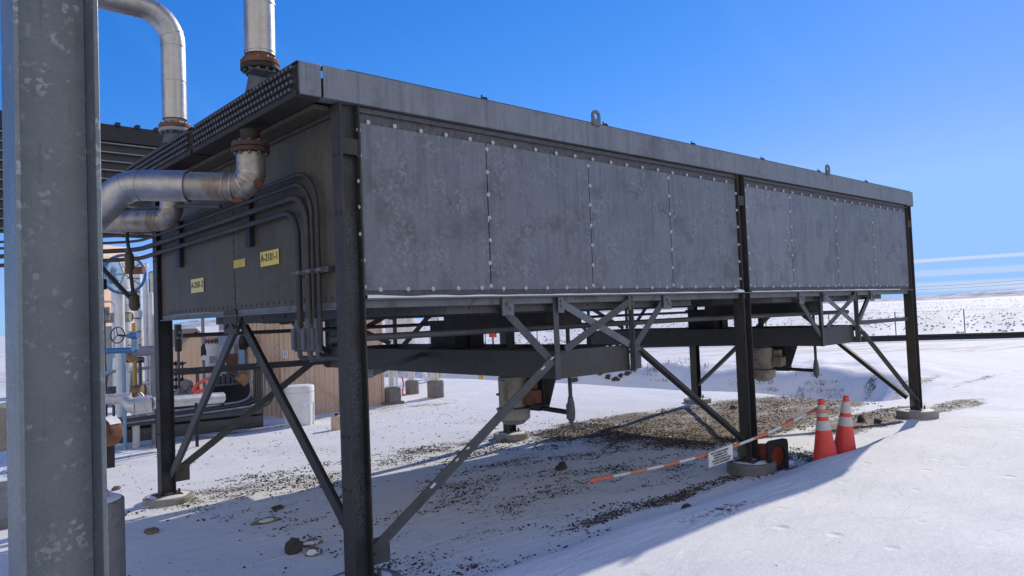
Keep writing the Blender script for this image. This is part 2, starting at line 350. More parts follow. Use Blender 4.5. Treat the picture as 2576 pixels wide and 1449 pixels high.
def text_mesh(body, name, m, parent, origin, xdir, ydir, size, align='CENTER', depth=.001, bold=0.0):
    cu = bpy.data.curves.new(name, 'FONT'); cu.body = body; cu.size = size; cu.align_x = align; cu.align_y = 'CENTER'; cu.extrude = depth; cu.offset = bold
    cu.space_line = 1.12
    t = bpy.data.objects.new('tmp', cu); COL.objects.link(t)
    dg = bpy.context.evaluated_depsgraph_get(); me = bpy.data.meshes.new_from_object(t.evaluated_get(dg))
    bpy.data.objects.remove(t); bpy.data.curves.remove(cu)
    x = V(xdir).normalized(); z = x.cross(V(ydir)).normalized(); y = z.cross(x)
    mtx = Matrix((x, y, z)).transposed().to_4x4(); mtx.translation = V(origin)-WORLD[parent]
    me.transform(mtx); me.materials.clear(); me.materials.append(M[m])
    for p in me.polygons: p.material_index = 0
    o = bpy.data.objects.new(name, me); COL.objects.link(o); o.parent = parent; WORLD[o] = WORLD[parent]; return o

# ------------------------------------------------------------------ terrain
def ss(a, b, x):
    t = max(0, min(1, (x-a)/(b-a))); return t*t*(3-2*t)
def nz(x, y, s, o=0): return mn.noise(V((x*s, y*s, o)))
def height(x, y):
    d = hypot(x-CAM.x, y-CAM.y); h = -.13
    near = 1-ss(25, 60, d)
    h += .035*nz(x, y, .35)*near + .018*nz(x, y, 1.3, 3)*near
    # wind drift along the front of the cooler
    xf = ss(-1.4, .5, x)*(1-ss(8.2, 11.5, x))
    edge = -.52 + .07*nz(x, 0, .9, 5)
    dr = ss(edge+.30, edge-.55, y)
    h += xf*dr*.30
    h += .03*math.exp(-((x-5)**2+(y+.1)**2)/.35)
    h += .10*ss(-.5, -3, y)*(1-xf)
    # ditch and bank behind the cooler
    q = ss(.9, 3.4, y+.15*nz(y, x, .3)); xx = x-11.7-.35*nz(0, y, .35, 2)
    h += q*(-.95*ss(0, 1.6, xx) + 1.24*ss(1.9, 3.6+.5*nz(0, y, .5, 12), xx))*(1-ss(30, 45, y))
    h += .16*q*ss(1.6, 3.2, xx)*nz(x, y, 1.1, 8)*(1-ss(5, 8, xx))
    # the yard falls away, the plain beyond rolls
    h -= (.55+.16*q)*ss(19, 45, d)
    h += ss(55, 260, d)*(1.1*nz(x, y, .011, 1)+.5*nz(x, y, .03, 4)) + ss(45, 400, d)*.6
    return h
GP = [(8.7, 2.5, 3.5, 1.6, .74), (6.9, 3.6, 1.9, .9, .74), (10.4, 2.1, 2.2, .9, .72), (7.6, 1.7, 1.9, .7, .95), (12.6, 1.7, 1.3, .30, .55), (14.6, 1.7, 1.7, .22, .52), (11.9, .0, 1.3, .35, .62), (13.9, 2.6, 1.6, .16, .5), (16.5, .9, 2.6, .12, .5),
      (9.6, .5, 2.0, .5, .75), (5.7, -.05, 1.0, .35, .5),
      (4.3, 2.3, 2.2, 1.2, .25), (2.7, 1.2, 1.9, .8, .25), (3.9, .9, 1.8, .45, .25), (1.4, .6, 1.4, .6, .22), (2.1, 2.7, 1.5, .4, .17), (3.0, 3.8, 2.0, .45, .40), (4.4, 4.2, 1.6, .5, .46),
      (.5, 4.0, 1.0, .4, .46), (.9, 3.6, 1.2, .5, .30), (3.6, .05, 1.9, .14, .58), (.8, -.2, .9, .4, .26), (2.4, -1.25, .5, .16, .36), (3.5, 8.8, 1.4, .5, .36), (6.6, 9.0, 1.4, .6, .38)]
def gravel(x, y):
    g = .03
    for cx, cy, rx, ry, s in GP:
        q = ((x-cx)/rx)**2+((y-cy)/ry)**2
        if q < 2.2: g = max(g, s*(1-ss(.45, 1.6, q)))
    if -1 < x < 8 and 3.5 < y < 10: g = max(g, .15)
    if x > 10 and y < 1 : g = min(g, g)
    return g
def axis_steps(lo, hi, fine, a, b, far):
    xs = []; x = a
    while x <= b: xs.append(x); x += fine
    s = fine; x = xs[-1]
    while x < far: s = min(s*1.09, far*.06+.5); x += s; xs.append(x)
    s = fine; x = xs[0]; l = []
    while x > lo: s *= 1.12; x -= s; l.append(x)
    return l[::-1]+xs
gx = axis_steps(-1500, 0, .10, -2.2, 19, 2600); gy = axis_steps(-1500, 0, .10, -3.2, 12, 2600)
gv = [(x, y, height(x, y)) for y in gy for x in gx]
nx = len(gx); gf = [(j*nx+i, j*nx+i+1, (j+1)*nx+i+1, (j+1)*nx+i) for j in range(len(gy)-1) for i in range(nx-1)]
me = bpy.data.meshes.new('snow_ground'); me.from_pydata(gv, [], gf); me.update()
me.polygons.foreach_set('use_smooth', [True]*len(me.polygons))
A = me.attributes.new('gravel', 'FLOAT', 'POINT'); A.data.foreach_set('value', [gravel(p[0], p[1]) for p in gv])
# yard road runs beside the black line pipes; its frame: along TD, across TN
TA = V((43.29, 6.42, 0)); TD = V((28.3-43.29, 29.57-6.42, 0)).normalized(); TN = V((TD.y, -TD.x, 0))
if TN.dot(V((1, 1, 0))) < 0: TN = -TN
def stub(p):
    d = hypot(p[0]-CAM.x, p[1]-CAM.y); o = (V((p[0], p[1], 0))-TA).dot(TN); return ss(6, 26, o)*(1-.3*ss(400, 900, d))
def trk(p):
    o = (V((p[0], p[1], 0))-TA).dot(TN); return ss(-20, -14, o)*(1-ss(-3.5, -1.5, o))
A = me.attributes.new('stubble', 'FLOAT', 'POINT'); A.data.foreach_set('value', [stub(p) for p in gv])
A = me.attributes.new('tracks', 'FLOAT', 'POINT'); A.data.foreach_set('value', [trk(p) for p in gv])
me.materials.append(M['ground']); go = bpy.data.objects.new('snow_ground', me); COL.objects.link(go)
kind(go, 'structure', 'wind-packed snow with bare gravel patches around the cooler', 'ground')
def gz(x, y): return height(x, y)

# far hills
def hill_ridge(u0, u1, dist, prof, name, m):
    """low ridge between two bearings at a distance; prof(t) gives its height"""
    mb = MB(); n = 90; rows = 7; vs = []
    for i in range(n+1):
        t = i/n; d = ray(u0+(u1-u0)*t, 760); d.z = 0; d.normalize(); h = prof(t)
        for k in range(rows):
            s = k/(rows-1); r = dist + (1-s)*-260
            b = CAM + d*r; z = -1 + (h+1)*(s**1.5) + (1.2*nz(b.x, b.y, .02, 2)+.8*nz(b.x, b.y, .06, 5))*sin(s*pi)
            vs.append((b.x, b.y, z))
        b = CAM + d*(dist+300); vs.append((b.x, b.y, -2))
    R_ = rows+1
    fs = [(i*R_+k, (i+1)*R_+k, (i+1)*R_+k+1, i*R_+k+1) for i in range(n) for k in range(R_-1)]
    mb.add(vs, fs); return kind(mb.build(name, m, smooth=60), 'structure')
def hill_mat():
    m, nt, b = mat('snowy_hillside'); v = coords(nt, (.004, .004, .05)); n1 = noi(nt, v, 5, 7, .7)
    v2 = coords(nt, (.03, .03, .03)); n2 = noi(nt, v2, 2, 6, .7)
    f = math_(nt, 'ADD', math_(nt, 'MULTIPLY', n1, .6), math_(nt, 'MULTIPLY', n2, .4))
    ln(nt, ramp(nt, f, [(.44, (.66, .69, .74)), (.52, (.30, .33, .38)), (.62, (.13, .15, .19))]), b.inputs['Base Color']); b.inputs['Roughness'].default_value = .95; return m
HM = hill_mat()
hill_ridge(2050, 3200, 1500, lambda t: 4.5+8*ss(.05, .5, t)*(1+.12*nz(t*40, 0, .35)), 'hills', HM)
hill_ridge(1500, 2300, 1800, lambda t: 4+4*ss(.3, .8, t)*(1-ss(.85, 1, t)), 'hills', HM)
hill_ridge(200, 1000, 1900, lambda t: 4+16*ss(.2, .37, t)*(1-ss(.5, .85, t))*(1+.2*nz(t*20, 0, .5)), 'hills', HM)

# ------------------------------------------------------------------ the air cooler
W = 4.08; X1 = 9.95; ZB = 1.93; ZT = 3.26
ac = thing('air_cooler', (4.95, 2.04, -.02), 'long weathered grey steel air cooler raised on columns over snow', 'air cooler')
COLS = [(0, 0), (5, 0), (10, 0), (0, W), (5, W), (10, W)]
for cx, cy in COLS:
    zb = 0 if cy == 0 else -.05
    m = MB().hsec((cx, cy), zb+.02, ZT-.01, .15, .135, .011, .008, 0, 1)
    for z in (.62, .98, 2.5, 2.9):                           # bolt heads on flange and web
        for dy in (-.04, .04): m.lathe((cx-.075, cy+dy*.9, z), [(.011, 0), (.011, .007), (.006, .009)], 6, (-1,0,0))
        for dx in (-.035, .035): m.lathe((cx+dx, cy-.004, z), [(.011, 0), (.011, .008)], 6, (0,-1,0))
    m.box((cx-.064, cy-.06, ZT-.36), (cx+.064, cy-.046, ZT-.25))    # stiffener
    c = m.build('column', ['dark', 'web'], ac)
    MB().box((cx-.13, cy-.12, zb), (cx+.13, cy+.12, zb+.02)).lathe((cx-.1, cy-.085, zb+.02), [(.014,0),(.014,.05)], 8).lathe((cx+.1, cy-.085, zb+.02), [(.014,0),(.014,.05)], 8).build('base_plate', 'darkplain', c)

# plenum skin: eight front panels, seams at 1.22 m
fx = [.085, 1.23, 2.44, 3.65, 4.905, 5.1, 6.15, 7.40, 8.61, 9.87]
YF = -.035
nbolt = [0]; extra = MB()
def bolt(mb, x, z): mb.lathe((x, YF-.012, z), [(.0165, 0), (.0165, .0025), (.009, .004), (.009, .012), (.006, .014)], 14, (0,-1,0))
for i in range(9):
    if i == 4: continue
    a, b = fx[i], fx[i+1]
    z0, z1 = ZB+.035, 3.135
    pm = MB().box((a+.005, YF-.010, z0), (b-.005, YF, z1))
    p = pm.build('front_panel', 'panel', ac, bevel=.002)
    bs = []
    n = 5
    for k in range(n): bs.append((a+(b-a)*(k+.55)/n, ZB+.045)); bs.append((a+(b-a)*(k+.2)/n+.02, 3.15))
    nv = 7
    xs = a-.012 if i in (0, 5) else a
    for k in range(nv): bs.append((xs if i != 5 else a+.02, z0+.03+(z1-z0-.08)*k/(nv-1)))
    if i == 3: bs += [(b+.008, z0+.1+(z1-z0-.2)*k/5) for k in range(6)]
    for x, z in bs:
        x += random.uniform(-.008, .008); z += random.uniform(-.004, .004)
        nbolt[0] += 1
        if nbolt[0] <= 96:
            q = MB(); bolt(q, x, z); q.build('screw', 'washer', p, smooth=40)
        else: bolt(extra, x, z)
kind(extra.build('screw_rows', 'washer', ac, smooth=40), 'stuff')
# spangled frame strips round the panels
m = MB()
for a, b in ((.078, 4.92), (5.08, 9.92)):
    m.box((a, YF, 3.10), (b, YF+.02, 3.245)); m.box((a, YF, ZB-.015), (b, YF+.02, ZB+.05))
    m.box((a, YF-.028, 3.205), (b, YF-.001, 3.213))
m.box((.078, YF+.001, ZB+.05), (.11, YF+.018, 3.10)); m.box((4.89, YF+.001, ZB+.05), (4.922, YF+.018, 3.10)); m.box((5.078, YF+.001, ZB+.05), (5.11, YF+.018, 3.10)); m.box((9.85, YF+.001, ZB+.05), (9.925, YF+.018, 3.10))
m.build('panel_frame', 'trim', ac)
# bottom ledge, its holed angle and the snow lying on it
m = MB().box((.075, -.085, ZB-.03), (9.93, .0, ZB-.018)).box((.075, -.012, ZB-.085), (9.93, .0, ZB-.03))
m.build('ledge', 'brace_pale', ac, bevel=.002)
for a, b in ((.08, 4.92), (5.08, 9.4)):
    m = MB(); n = 60; vs = []; 
    for k in range(n+1):
        x = a+(b-a)*k/n; h = .010+.014*abs(nz(x, 0, 2.2, 9))+.035*math.exp(-((x-4.86)/.06)**2)+.012*math.exp(-((x-.1)/.1)**2)
        vs += [(x, -.088, ZB-.018), (x, -.088, ZB-.018+h*.75), (x, -.05, ZB-.018+h), (x, -.034, ZB-.018+h*.9)]
    fs = [(k*4+j, (k+1)*4+j, (k+1)*4+j+1, k*4+j+1) for k in range(n) for j in range(3)]
    m.add(vs, fs); m.build('snow_strip', 'snow', ac, smooth=80)
# side, end and rear skins
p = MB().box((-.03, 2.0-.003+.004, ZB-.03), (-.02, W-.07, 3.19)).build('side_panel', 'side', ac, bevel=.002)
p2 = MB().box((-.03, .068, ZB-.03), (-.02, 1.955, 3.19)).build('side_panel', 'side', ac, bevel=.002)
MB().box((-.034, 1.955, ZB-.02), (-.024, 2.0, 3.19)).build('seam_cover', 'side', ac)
m = MB()
for k in range(34):
    y = .2+k*.108; m.box((-.036, y, ZB-.015), (-.0305, y+.012, ZB+.012))
    if k % 3 == 0: m.lathe((-.034, 1.977, 2.0+k*.034), [(.011,0),(.011,.004)], 8, (-1,0,0))
kind(m.build('clip_rows', 'brace', ac), 'stuff')
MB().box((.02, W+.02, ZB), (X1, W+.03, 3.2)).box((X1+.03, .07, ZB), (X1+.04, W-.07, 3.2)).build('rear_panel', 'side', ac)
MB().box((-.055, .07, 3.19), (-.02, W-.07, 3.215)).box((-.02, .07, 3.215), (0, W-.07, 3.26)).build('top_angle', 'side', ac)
# underside edge of the side wall; pale lip stands for snow-lit deck
MB().box((-.06, .09, ZB-.085), (-.012, W-.08, ZB-.078)).box((-.034, .09, ZB-.078), (-.024, W-.08, ZB-.032)).build('side_ledge', 'brace_pale', ac)
# deck
m = MB()
RIN = 1.82
for bx in (2.48, 7.43):
    n = 48; x0, x1 = (.08, 4.96) if bx < 4 else (4.96, 9.94)
    vs = []; fs = []
    for k in range(n):
        a = 2*pi*k/n; c_, s_ = cos(a), sin(a); t = min(((x1-x0)/2)/abs(c_) if abs(c_) > 1e-6 else 99, 1.98/abs(s_) if abs(s_) > 1e-6 else 99)
        vs += [(bx+RIN*c_, 2.04+RIN*s_, ZB-.05), (min(x1, max(x0, (x0+x1)/2+t*c_)), 2.04+t*s_, ZB-.05)]
    fs = [(2*k, 2*((k+1) % n), 2*((k+1) % n)+1, 2*k+1) for k in range(n)]
    m.add(vs, fs)
m.build('fan_deck', 'brace_pale', ac)
for bx in (2.48, 7.43):
    # chamfered ring frame under the deck
    q = [(-1.62, -1.97), (1.62, -1.97), (2.12, -1.45), (2.12, 1.45), (1.62, 1.97), (-1.62, 1.97), (-2.12, 1.45), (-2.12, -1.45)]
    m = MB(); pts = [V((bx+a, 2.04+b, ZB-.105)) for a, b in q]
    for k in range(8):
        a, b = pts[k], pts[(k+1) % 8]; d = (b-a).normalized(); sd = V((-d.y, d.x, 0))
        m.channel(a, b, .085, .05, .008, sd)
        n = int((b-a).length/.42)
        for j in range(n):
            c = a.lerp(b, (j+.5)/n); m.lathe(c-sd*.004, [(.011, 0), (.011, .009)], 8, -sd)
    rf = m.build('ring_frame', 'brace', ac)
    m = MB()
    for k in range(-34, 35):
        t = k*.06; h = sqrt(max(0, 2.05**2-t*t)); h = min(h, 1.92)
        m.bar((bx+t, 2.04-h, ZB-.15), (bx+t, 2.04+h, ZB-.15), .007, .005)
        if abs(t) < 1.9: m.bar((bx-h, 2.04+t, ZB-.156), (bx+h, 2.04+t, ZB-.156), .005, .007)
    m.build('fan_guard', 'darkplain', ac)
    m = MB(); n = 64
    vs = []; 
    for k in range(n):
        a = 2*pi*k/n; vs += [(bx+RIN*cos(a), 2.04+RIN*sin(a), ZB-.05), (bx+RIN*cos(a), 2.04+RIN*sin(a), ZB+.35)]
    m.add(vs, [(2*k, 2*((k+1) % n), 2*((k+1) % n)+1, 2*k+1) for k in range(n)]); m.build('fan_ring', 'darkplain', ac)
    m = MB().cyl((bx, 2.04, ZB-.06), (bx, 2.04, ZB+.18), .16)
    for k in range(4):
        a = k*pi/2+.4; d = V((cos(a), sin(a), 0)); e = V((-sin(a), cos(a), 0))
        m.add([V((bx,2.04,ZB+.06))+d*.15-e*.09+V((0,0,.05)), V((bx,2.04,ZB+.06))+d*1.74-e*.14+V((0,0,.03)), V((bx,2.04,ZB+.06))+d*1.74+e*.14-V((0,0,.03)), V((bx,2.04,ZB+.06))+d*.15+e*.09-V((0,0,.05)),
               V((bx,2.04,ZB+.075))+d*.15-e*.09+V((0,0,.05)), V((bx,2.04,ZB+.075))+d*1.74-e*.14+V((0,0,.03)), V((bx,2.04,ZB+.075))+d*1.74+e*.14-V((0,0,.03)), V((bx,2.04,ZB+.075))+d*.15+e*.09-V((0,0,.05))],
              [(3,2,1,0),(4,5,6,7),(0,1,5,4),(1,2,6,5),(2,3,7,6),(3,0,4,7)])
    m.build('fan', 'greyd', ac)

# top fascia, bundle, headers
MB().box((-.19, -.065, ZT), (10.17, -.055, 3.48)).box((-.19, -.055, ZT), (10.17, .05, ZT+.008)).box((-.19, -.055, 3.472), (10.17, .03, 3.48)).build('fascia', 'fascia', ac, bevel=.0025)
MB().box((10.17, -.065, ZT-.012), (10.20, .06, 3.478)).build('fascia_end', 'fascia', ac)
MB().box((.0, -.062, 3.4805), (10.1, .03, 3.487)).build('fascia_cap', 'brace', ac)
MB().box((-.19, W+.055, ZT), (10.17, W+.065, 3.48)).box((10.16, .05, ZT), (10.17, W+.055, 3.48)).build('rear_fascia', 'side', ac)
MB().box((-.18, .05, ZT+.012), (10.15, W+.05, 3.43)).build('tube_bundle', 'greyd', ac)
m = MB()
for x in (1.21, 2.68, 4.10, 5.53, 6.98, 8.47):
    q = MB().box((x-.022, -.06, 3.487), (x+.05, -.0, 3.493)).box((x-.004, -.045, 3.493), (x+.004, -.035, 3.525)).box((x+.01, -.055, 3.493), (x+.045, -.02, 3.508))
    q.build('tube_keeper_clip', 'black', ac)
for x, r in ((2.54, .056), (7.19, .056)):
    n = 20; t = .016; vs = []; out = []
    outer = [(x-r, 3.46)]+[(x-r*cos(pi*k/n), 3.545+r*sin(pi*k/n)) for k in range(n+1)]+[(x+r, 3.46)]
    m = MB(); inner = [(x+.029*cos(2*pi*k/24), 3.547+.029*sin(2*pi*k/24)) for k in range(24)]
    K = 36
    def ray_out(a):
        c_, s_ = cos(a), sin(a)
        if s_ >= 0: return (x+r*c_, 3.547+r*s_)
        tt = min(r/abs(c_) if abs(c_) > 1e-6 else 9, .087/abs(s_)); return (x+tt*c_, 3.547+tt*s_)
    vs = []
    for k in range(K):
        a = 2*pi*k/K+.02; ox, oz = ray_out(a); ix, iz = x+.030*cos(a), 3.547+.030*sin(a)
        vs += [(ox, -.083, oz), (ix, -.083, iz), (ix, -.066, iz), (ox, -.066, oz)]
    fs = []
    for k in range(K):
        l = (k+1) % K
        for j in range(4): fs.append((4*k+j, 4*l+j, 4*l+(j+1) % 4, 4*k+(j+1) % 4))
    m.add(vs, fs).build('lifting_lug', 'brace_pale', ac, smooth=30)

HX = -.36
def header(y0, y1, first):
    h = MB().box((HX+.012, y0, ZT+.004), (-.205, y1, 3.476)).box((HX-.005, y0, ZT-.012), (-.205, y1, ZT+.003)).box((HX-.012, y0, ZT-.012), (HX-.0055, y1, ZT+.03)).box((HX-.004, y0, 3.4765), (-.205, y1, 3.488))
    h = h.build('header_box', 'header', ac, bevel=.002)
    n = int((y1-y0-.08)/.0585); pos = []
    for r in range(4):
        for k in range(n): pos.append((y0+.05+k*.0585+(.029 if r % 2 else 0), 3.452-r*.0485))
    base = None; rest = MB()
    pos.sort(key=lambda q: q[0])
    for j, (y, z) in enumerate(pos):
        if first and j < 96:
            if base is None:
                base = MB().lathe((HX+.012, y, z), [(.021, 0), (.021, .006), (.0165, .0065), (.0165, .036), (.013, .040)], 6, (-1,0,0)).build('tube_plug', 'plug', h); o0 = V((HX+.012, y, z)); continue
            c = base.copy(); COL.objects.link(c); c.parent = h; WORLD[c] = WORLD[h]; c.location = base.location + V((0, y, z)) - V((0, o0.y, o0.z))
        else: rest.lathe((HX+.012, y, z), [(.021, 0), (.021, .006), (.0165, .0065), (.0165, .036), (.013, .040)], 6, (-1,0,0))
    if rest.v: kind(rest.build('tube_plug_rows', 'plug', h), 'stuff')
    return h
header(-.03, 1.93, True); header(1.99, 3.98, False)
MB().box((-.355, -.062, ZT), (-.205, -.034, 3.478)).build('header_end', 'fascia', ac, bevel=.003)
MB().box((-.31, -.066, ZT+.03), (-.25, -.0622, 3.45)).build('header_end_plate', 'fascia', ac, bevel=.003)
MB().box((-.52, .28, 3.489), (-.36, .42, 3.497)).box((-.38, .30, 3.45), (-.365, .40, 3.489)).build('lifting_bracket', 'brace', ac)
MB().box((-.20, .07, ZT-.045), (-.06, W-.07, ZT-.013)).build('soffit', 'side', ac)

# hung machinery frames, one per fan
def hanger(bx, y, sgn):
    """truss from the deck edge down to the frame; sgn -1 front, +1 rear"""
    yy = y+sgn*.012
    for s in (-1, 1):
        m = MB().angle((bx+s*.475, yy, 1.185), (bx+s*.475, yy, ZB-.04), .062, .008, (s, 0, 0), 1, 1); m.build('hanger_post', 'brace', ac)
        MB().box((bx+s*.475-.035, yy+sgn*.033, ZB-.17), (bx+s*.475+.035, yy+sgn*.041, ZB-.035)).lathe((bx+s*.475, yy+sgn*.041, ZB-.07), [(.014,0),(.014,.012)], 6, (0,sgn,0)).lathe((bx+s*.475, yy+sgn*.041, ZB-.115), [(.014,0),(.014,.012)], 6, (0,sgn,0)).build('gusset', 'brace_pale', ac)
        g = (bx+s*1.07, ZB-.075)
        MB().box((g[0]-.062, yy+sgn*.012, g[1]-.10), (g[0]+.062, yy+sgn*.022, g[1]+.05)).lathe((g[0]-.01, yy+sgn*.022, g[1]-.01), [(.013,0),(.013,.014)], 6, (0,sgn,0)).lathe((g[0]+.02, yy+sgn*.022, g[1]-.045), [(.013,0),(.013,.014)], 6, (0,sgn,0)).build('gusset', 'brace_pale', ac)
        MB().angle((g[0]-s*.01, yy, g[1]-.04), (bx+s*.53, yy, 1.35), .07, .008, (0, -sgn, 0), 1, 1).build('knee_brace', 'brace', ac)
        MB().box((bx+s*.5-.06 if s < 0 else bx+s*.5, yy+sgn*.014, 1.2), (bx+s*.5 if s < 0 else bx+s*.5+.11, yy+sgn*.022, 1.41)).build('gusset', 'brace', ac)
    for s in (-1, 1):
        o = .022 if s < 0 else .032
        MB().bar((bx+s*.45, yy+sgn*o, ZB-.09), (bx-s*.44, yy+sgn*o, 1.44), .008, .066, (0,0,1)).build('cross_brace', 'brace_pale' if s < 0 else 'brace', ac)

ZF = 1.31; HF = .245
for bx in (2.48, 7.43):
    for s in (-1, 1):
        MB().channel((bx+s*.5, .02, ZF), (bx+s*.5, W-.02, ZF), HF, .06, .009, (-s, 0, 0)).build('frame_beam', 'darkplain', ac, bevel=.002)
    for y, sg in ((0.02, 1), (W-.02, -1)):
        MB().channel((bx-.494, y, ZF), (bx+.494, y, ZF), HF, .06, .009, (0, sg, 0)).build('frame_beam', 'darkplain', ac, bevel=.002)
    for y in (.95, 1.45, 1.8, 2.28): MB().box((bx-.49, y-.03, ZF+.03), (bx+.49, y+.03, ZF+.105)).build('cross_member', 'darkplain', ac)
    hanger(bx, 0, -1); hanger(bx, W, 1)
    # fan bearing stand, belt guard, motor
    MB().box((bx-.20, 1.82, ZF+.105), (bx+.20, 2.28, 1.70)).box((bx-.24, 1.80, 1.70), (bx+.24, 2.30, 1.73)).box((bx-.23, 1.81, ZF+.106), (bx-.2, 2.29, ZF+.12)).box((bx-.015, 1.79, ZF+.11), (bx+.015, 1.82, 1.69)).build('bearing_stand', 'belt', ac, bevel=.004)
    MB().cyl((bx, 2.04, 1.73), (bx, 2.04, ZB-.06), .05).build('fan_shaft', 'darkplain', ac, smooth=40)
    # belt guard: long box with round ends, seen from below as a dark slab
    k = 12; pts = [(bx+.34*cos(pi+pi*t/k), .62+.34*sin(pi+pi*t/k), 1.625) for t in range(k+1)]+[(bx+.40*cos(pi*t/k), 1.62+.40*sin(pi*t/k), 1.625) for t in range(k+1)]
    MB().plate(pts, (0,0,1), .16).build('belt_guard', 'belt', ac, bevel=.004)
    MB().cyl((bx, 1.15, 1.16), (bx, 1.15, 1.63), .04).build('motor_shaft', 'darkplain', ac, smooth=40)
    my = 1.15
    m = MB().lathe((bx, my, .80), [(.112, 0), (.118, .01), (.118, .34), (.11, .37), (.05, .39)], 36, mi=1)  # dark core colour paints the shade between the fins
    for k in range(26):
        a = 2*pi*k/26; m.bar((bx+.140*cos(a), my+.140*sin(a), .83), (bx+.140*cos(a), my+.140*sin(a), 1.13), .011, .048, (-sin(a), cos(a), 0))
    for a in (3.3, 5.2): m.bar((bx+.15*cos(a), my+.15*sin(a), .90), (bx+.15*cos(a), my+.15*sin(a), 1.10), .07, .05, (-sin(a), cos(a), 0))
    mo = m.build('motor', ['motor', 'greyd'], ac, smooth=35)
    MB().lathe((bx, my, .655), [(.105, 0), (.150, .045), (.166, .05), (.170, .14), (.176, .143), (.176, .158), (.14, .16)], 40).build('fan_cowl', 'motor', mo, smooth=35)
    m = MB()
    for k in range(7): m.torus((bx, my, .652), .02+k*.012, .003, n=24, k=5)
    m.build('cowl_grille', 'darkplain', mo)
    MB().box((bx+.0, my-.29, .86), (bx+.13, my-.165, 1.0)).box((bx-.006, my-.294, .855), (bx+.014, my-.16, 1.005)).box((bx+.02, my-.25, 1.004), (bx+.12, my-.16, 1.10)).build('terminal_box', 'rust' if bx < 4 else 'motor', mo, bevel=.006)
    MB().cyl((bx-.20, my+.02, .965), (bx-.15, my+.02, .965), .013).build('eye_bolt', 'greyd', mo)
    # motor base plate on edge with its tapered foot
    MB().plate([(bx+.19, my-.46, 1.19), (bx+.19, my+.40, 1.19), (bx+.19, my+.25, .78), (bx+.19, my-.30, .78)], (1,0,0), .014).box((bx+.13, my-.25, 1.14), (bx+.19, my+.25, 1.17)).bar((bx+.175, my-.27, .84), (bx+.175, my-.27, 1.15), .02, .03).build('motor_mount', 'darkplain', ac)
    # conduit drop with its fitting
    cx_, cy_ = bx+.02, .36
    m = MB().tube(arc([(cx_+.05, my-.23, .86), (cx_+.05, my-.30, .825), (cx_, cy_, .815)], .03), .024, 12).box((cx_-.0, my-.36, .80), (cx_+.14, my-.22, .857))
    m.build('flexible_conduit', 'black', ac, smooth=50)
    MB().tube([(cx_, cy_, .95), (cx_, cy_, 1.64)], .019, 12).build('conduit_drop', 'darkplain', ac, smooth=50)
    MB().lathe((cx_, cy_, .71), [(.012, 0), (.016, .02), (.028, .03), (.038, .06), (.040, .12), (.034, .20), (.026, .225), (.026, .25), (.019, .255)], 20).box((cx_-.045, cy_-.02, .76), (cx_-.036, cy_+.02, .90)).build('conduit_fitting', 'greyd', ac, smooth=40)
    MB().tube([(cx_-.03, cy_+.5, 1.60), (cx_-.03, cy_, 1.62)], .016, 10).build('conduit', 'brace', ac, smooth=50)
# long conduit pipe under the front edge
pz = [onp(u, v, 1, .30) for u, v in ((905, 850), (1300, 827), (1629, 808), (1885, 794), (2132, 784))]
zc = sum(p.z for p in pz)/len(pz)
MB().tube([(-.02, .30, pz[0].z), (4.5, .30, zc), (pz[-1].x, .30, pz[-1].z)], .027, 14).build('long_conduit', 'brace', ac, smooth=50)
MB().tube([(-.02, 3.4, zc+.05), (9.7, 3.4, zc+.05)], .022, 10).build('long_conduit', 'darkplain', ac, smooth=50)
# sway braces in the long sides
def lbrace(p0, p1, name='sway_brace', m='brace', w=.078, up=(0,0,1), sx=1, sy=1): return MB().angle(p0, p1, w, .009, up, sx, sy).build(name, m, ac)
def foot(cx, cy, dx, zc=.19, dy=0):
    MB().box((cx+min(dx*.075, dx*.24), cy-.008, zc-.11), (cx+max(dx*.075, dx*.24), cy+.004, zc+.07)).lathe((cx+dx*.15, cy-.008, zc), [(.013,0),(.013,.012)], 6, (0,-1,0)).build('gusset', 'brace', ac)
for y, sg in ((0, -1), (W, 1)):
    lbrace((.12, y+sg*.02, .15), (1.93, y+sg*.02, 1.33), m='brace'); foot(0, y, 1)
    if y == 0: lbrace((4.90, y+sg*.0, .20), (3.06, y+sg*.0, 1.36), m='dark'); foot(5, y, -1)
    if y == 0: lbrace((9.9, y+sg*.02, .15), (8.02, y+sg*.02, 1.33), m='brace'); foot(10, y, -1)
def snow_on(p0, p1, w, h, seed):
    p0, p1 = V(p0), V(p1); rnd = random.Random(seed); L = (p1-p0).length; s = 0; m = MB()
    while s < L:
        l = rnd.uniform(.012, .06)
        if rnd.random() < .22+.5*(s/L)**4: q = p0.lerp(p1, min(1, (s+l/2)/L)); a_ = (p1-p0).normalized(); m.bar(q-a_*l/2, q+a_*l/2, w*rnd.uniform(.2, .7), h*rnd.uniform(.6, 1.3), (0,0,1))
        s += l+rnd.uniform(.01, .12)
    return kind(m.build('caught_snow', 'snow', ac), 'stuff')
snow_on((.30, -.045, .345), (1.90, -.045, 1.395), .05, .008, 1); snow_on((2.0, -.0, 1.437), (2.95, -.0, 1.437), .035, .008, 2); snow_on((6.95, .0, 1.437), (7.9, .0, 1.437), .035, .008, 3)
snow_on((.1, W, 1.285), (1.9, W, 1.275), .04, .007, 4)
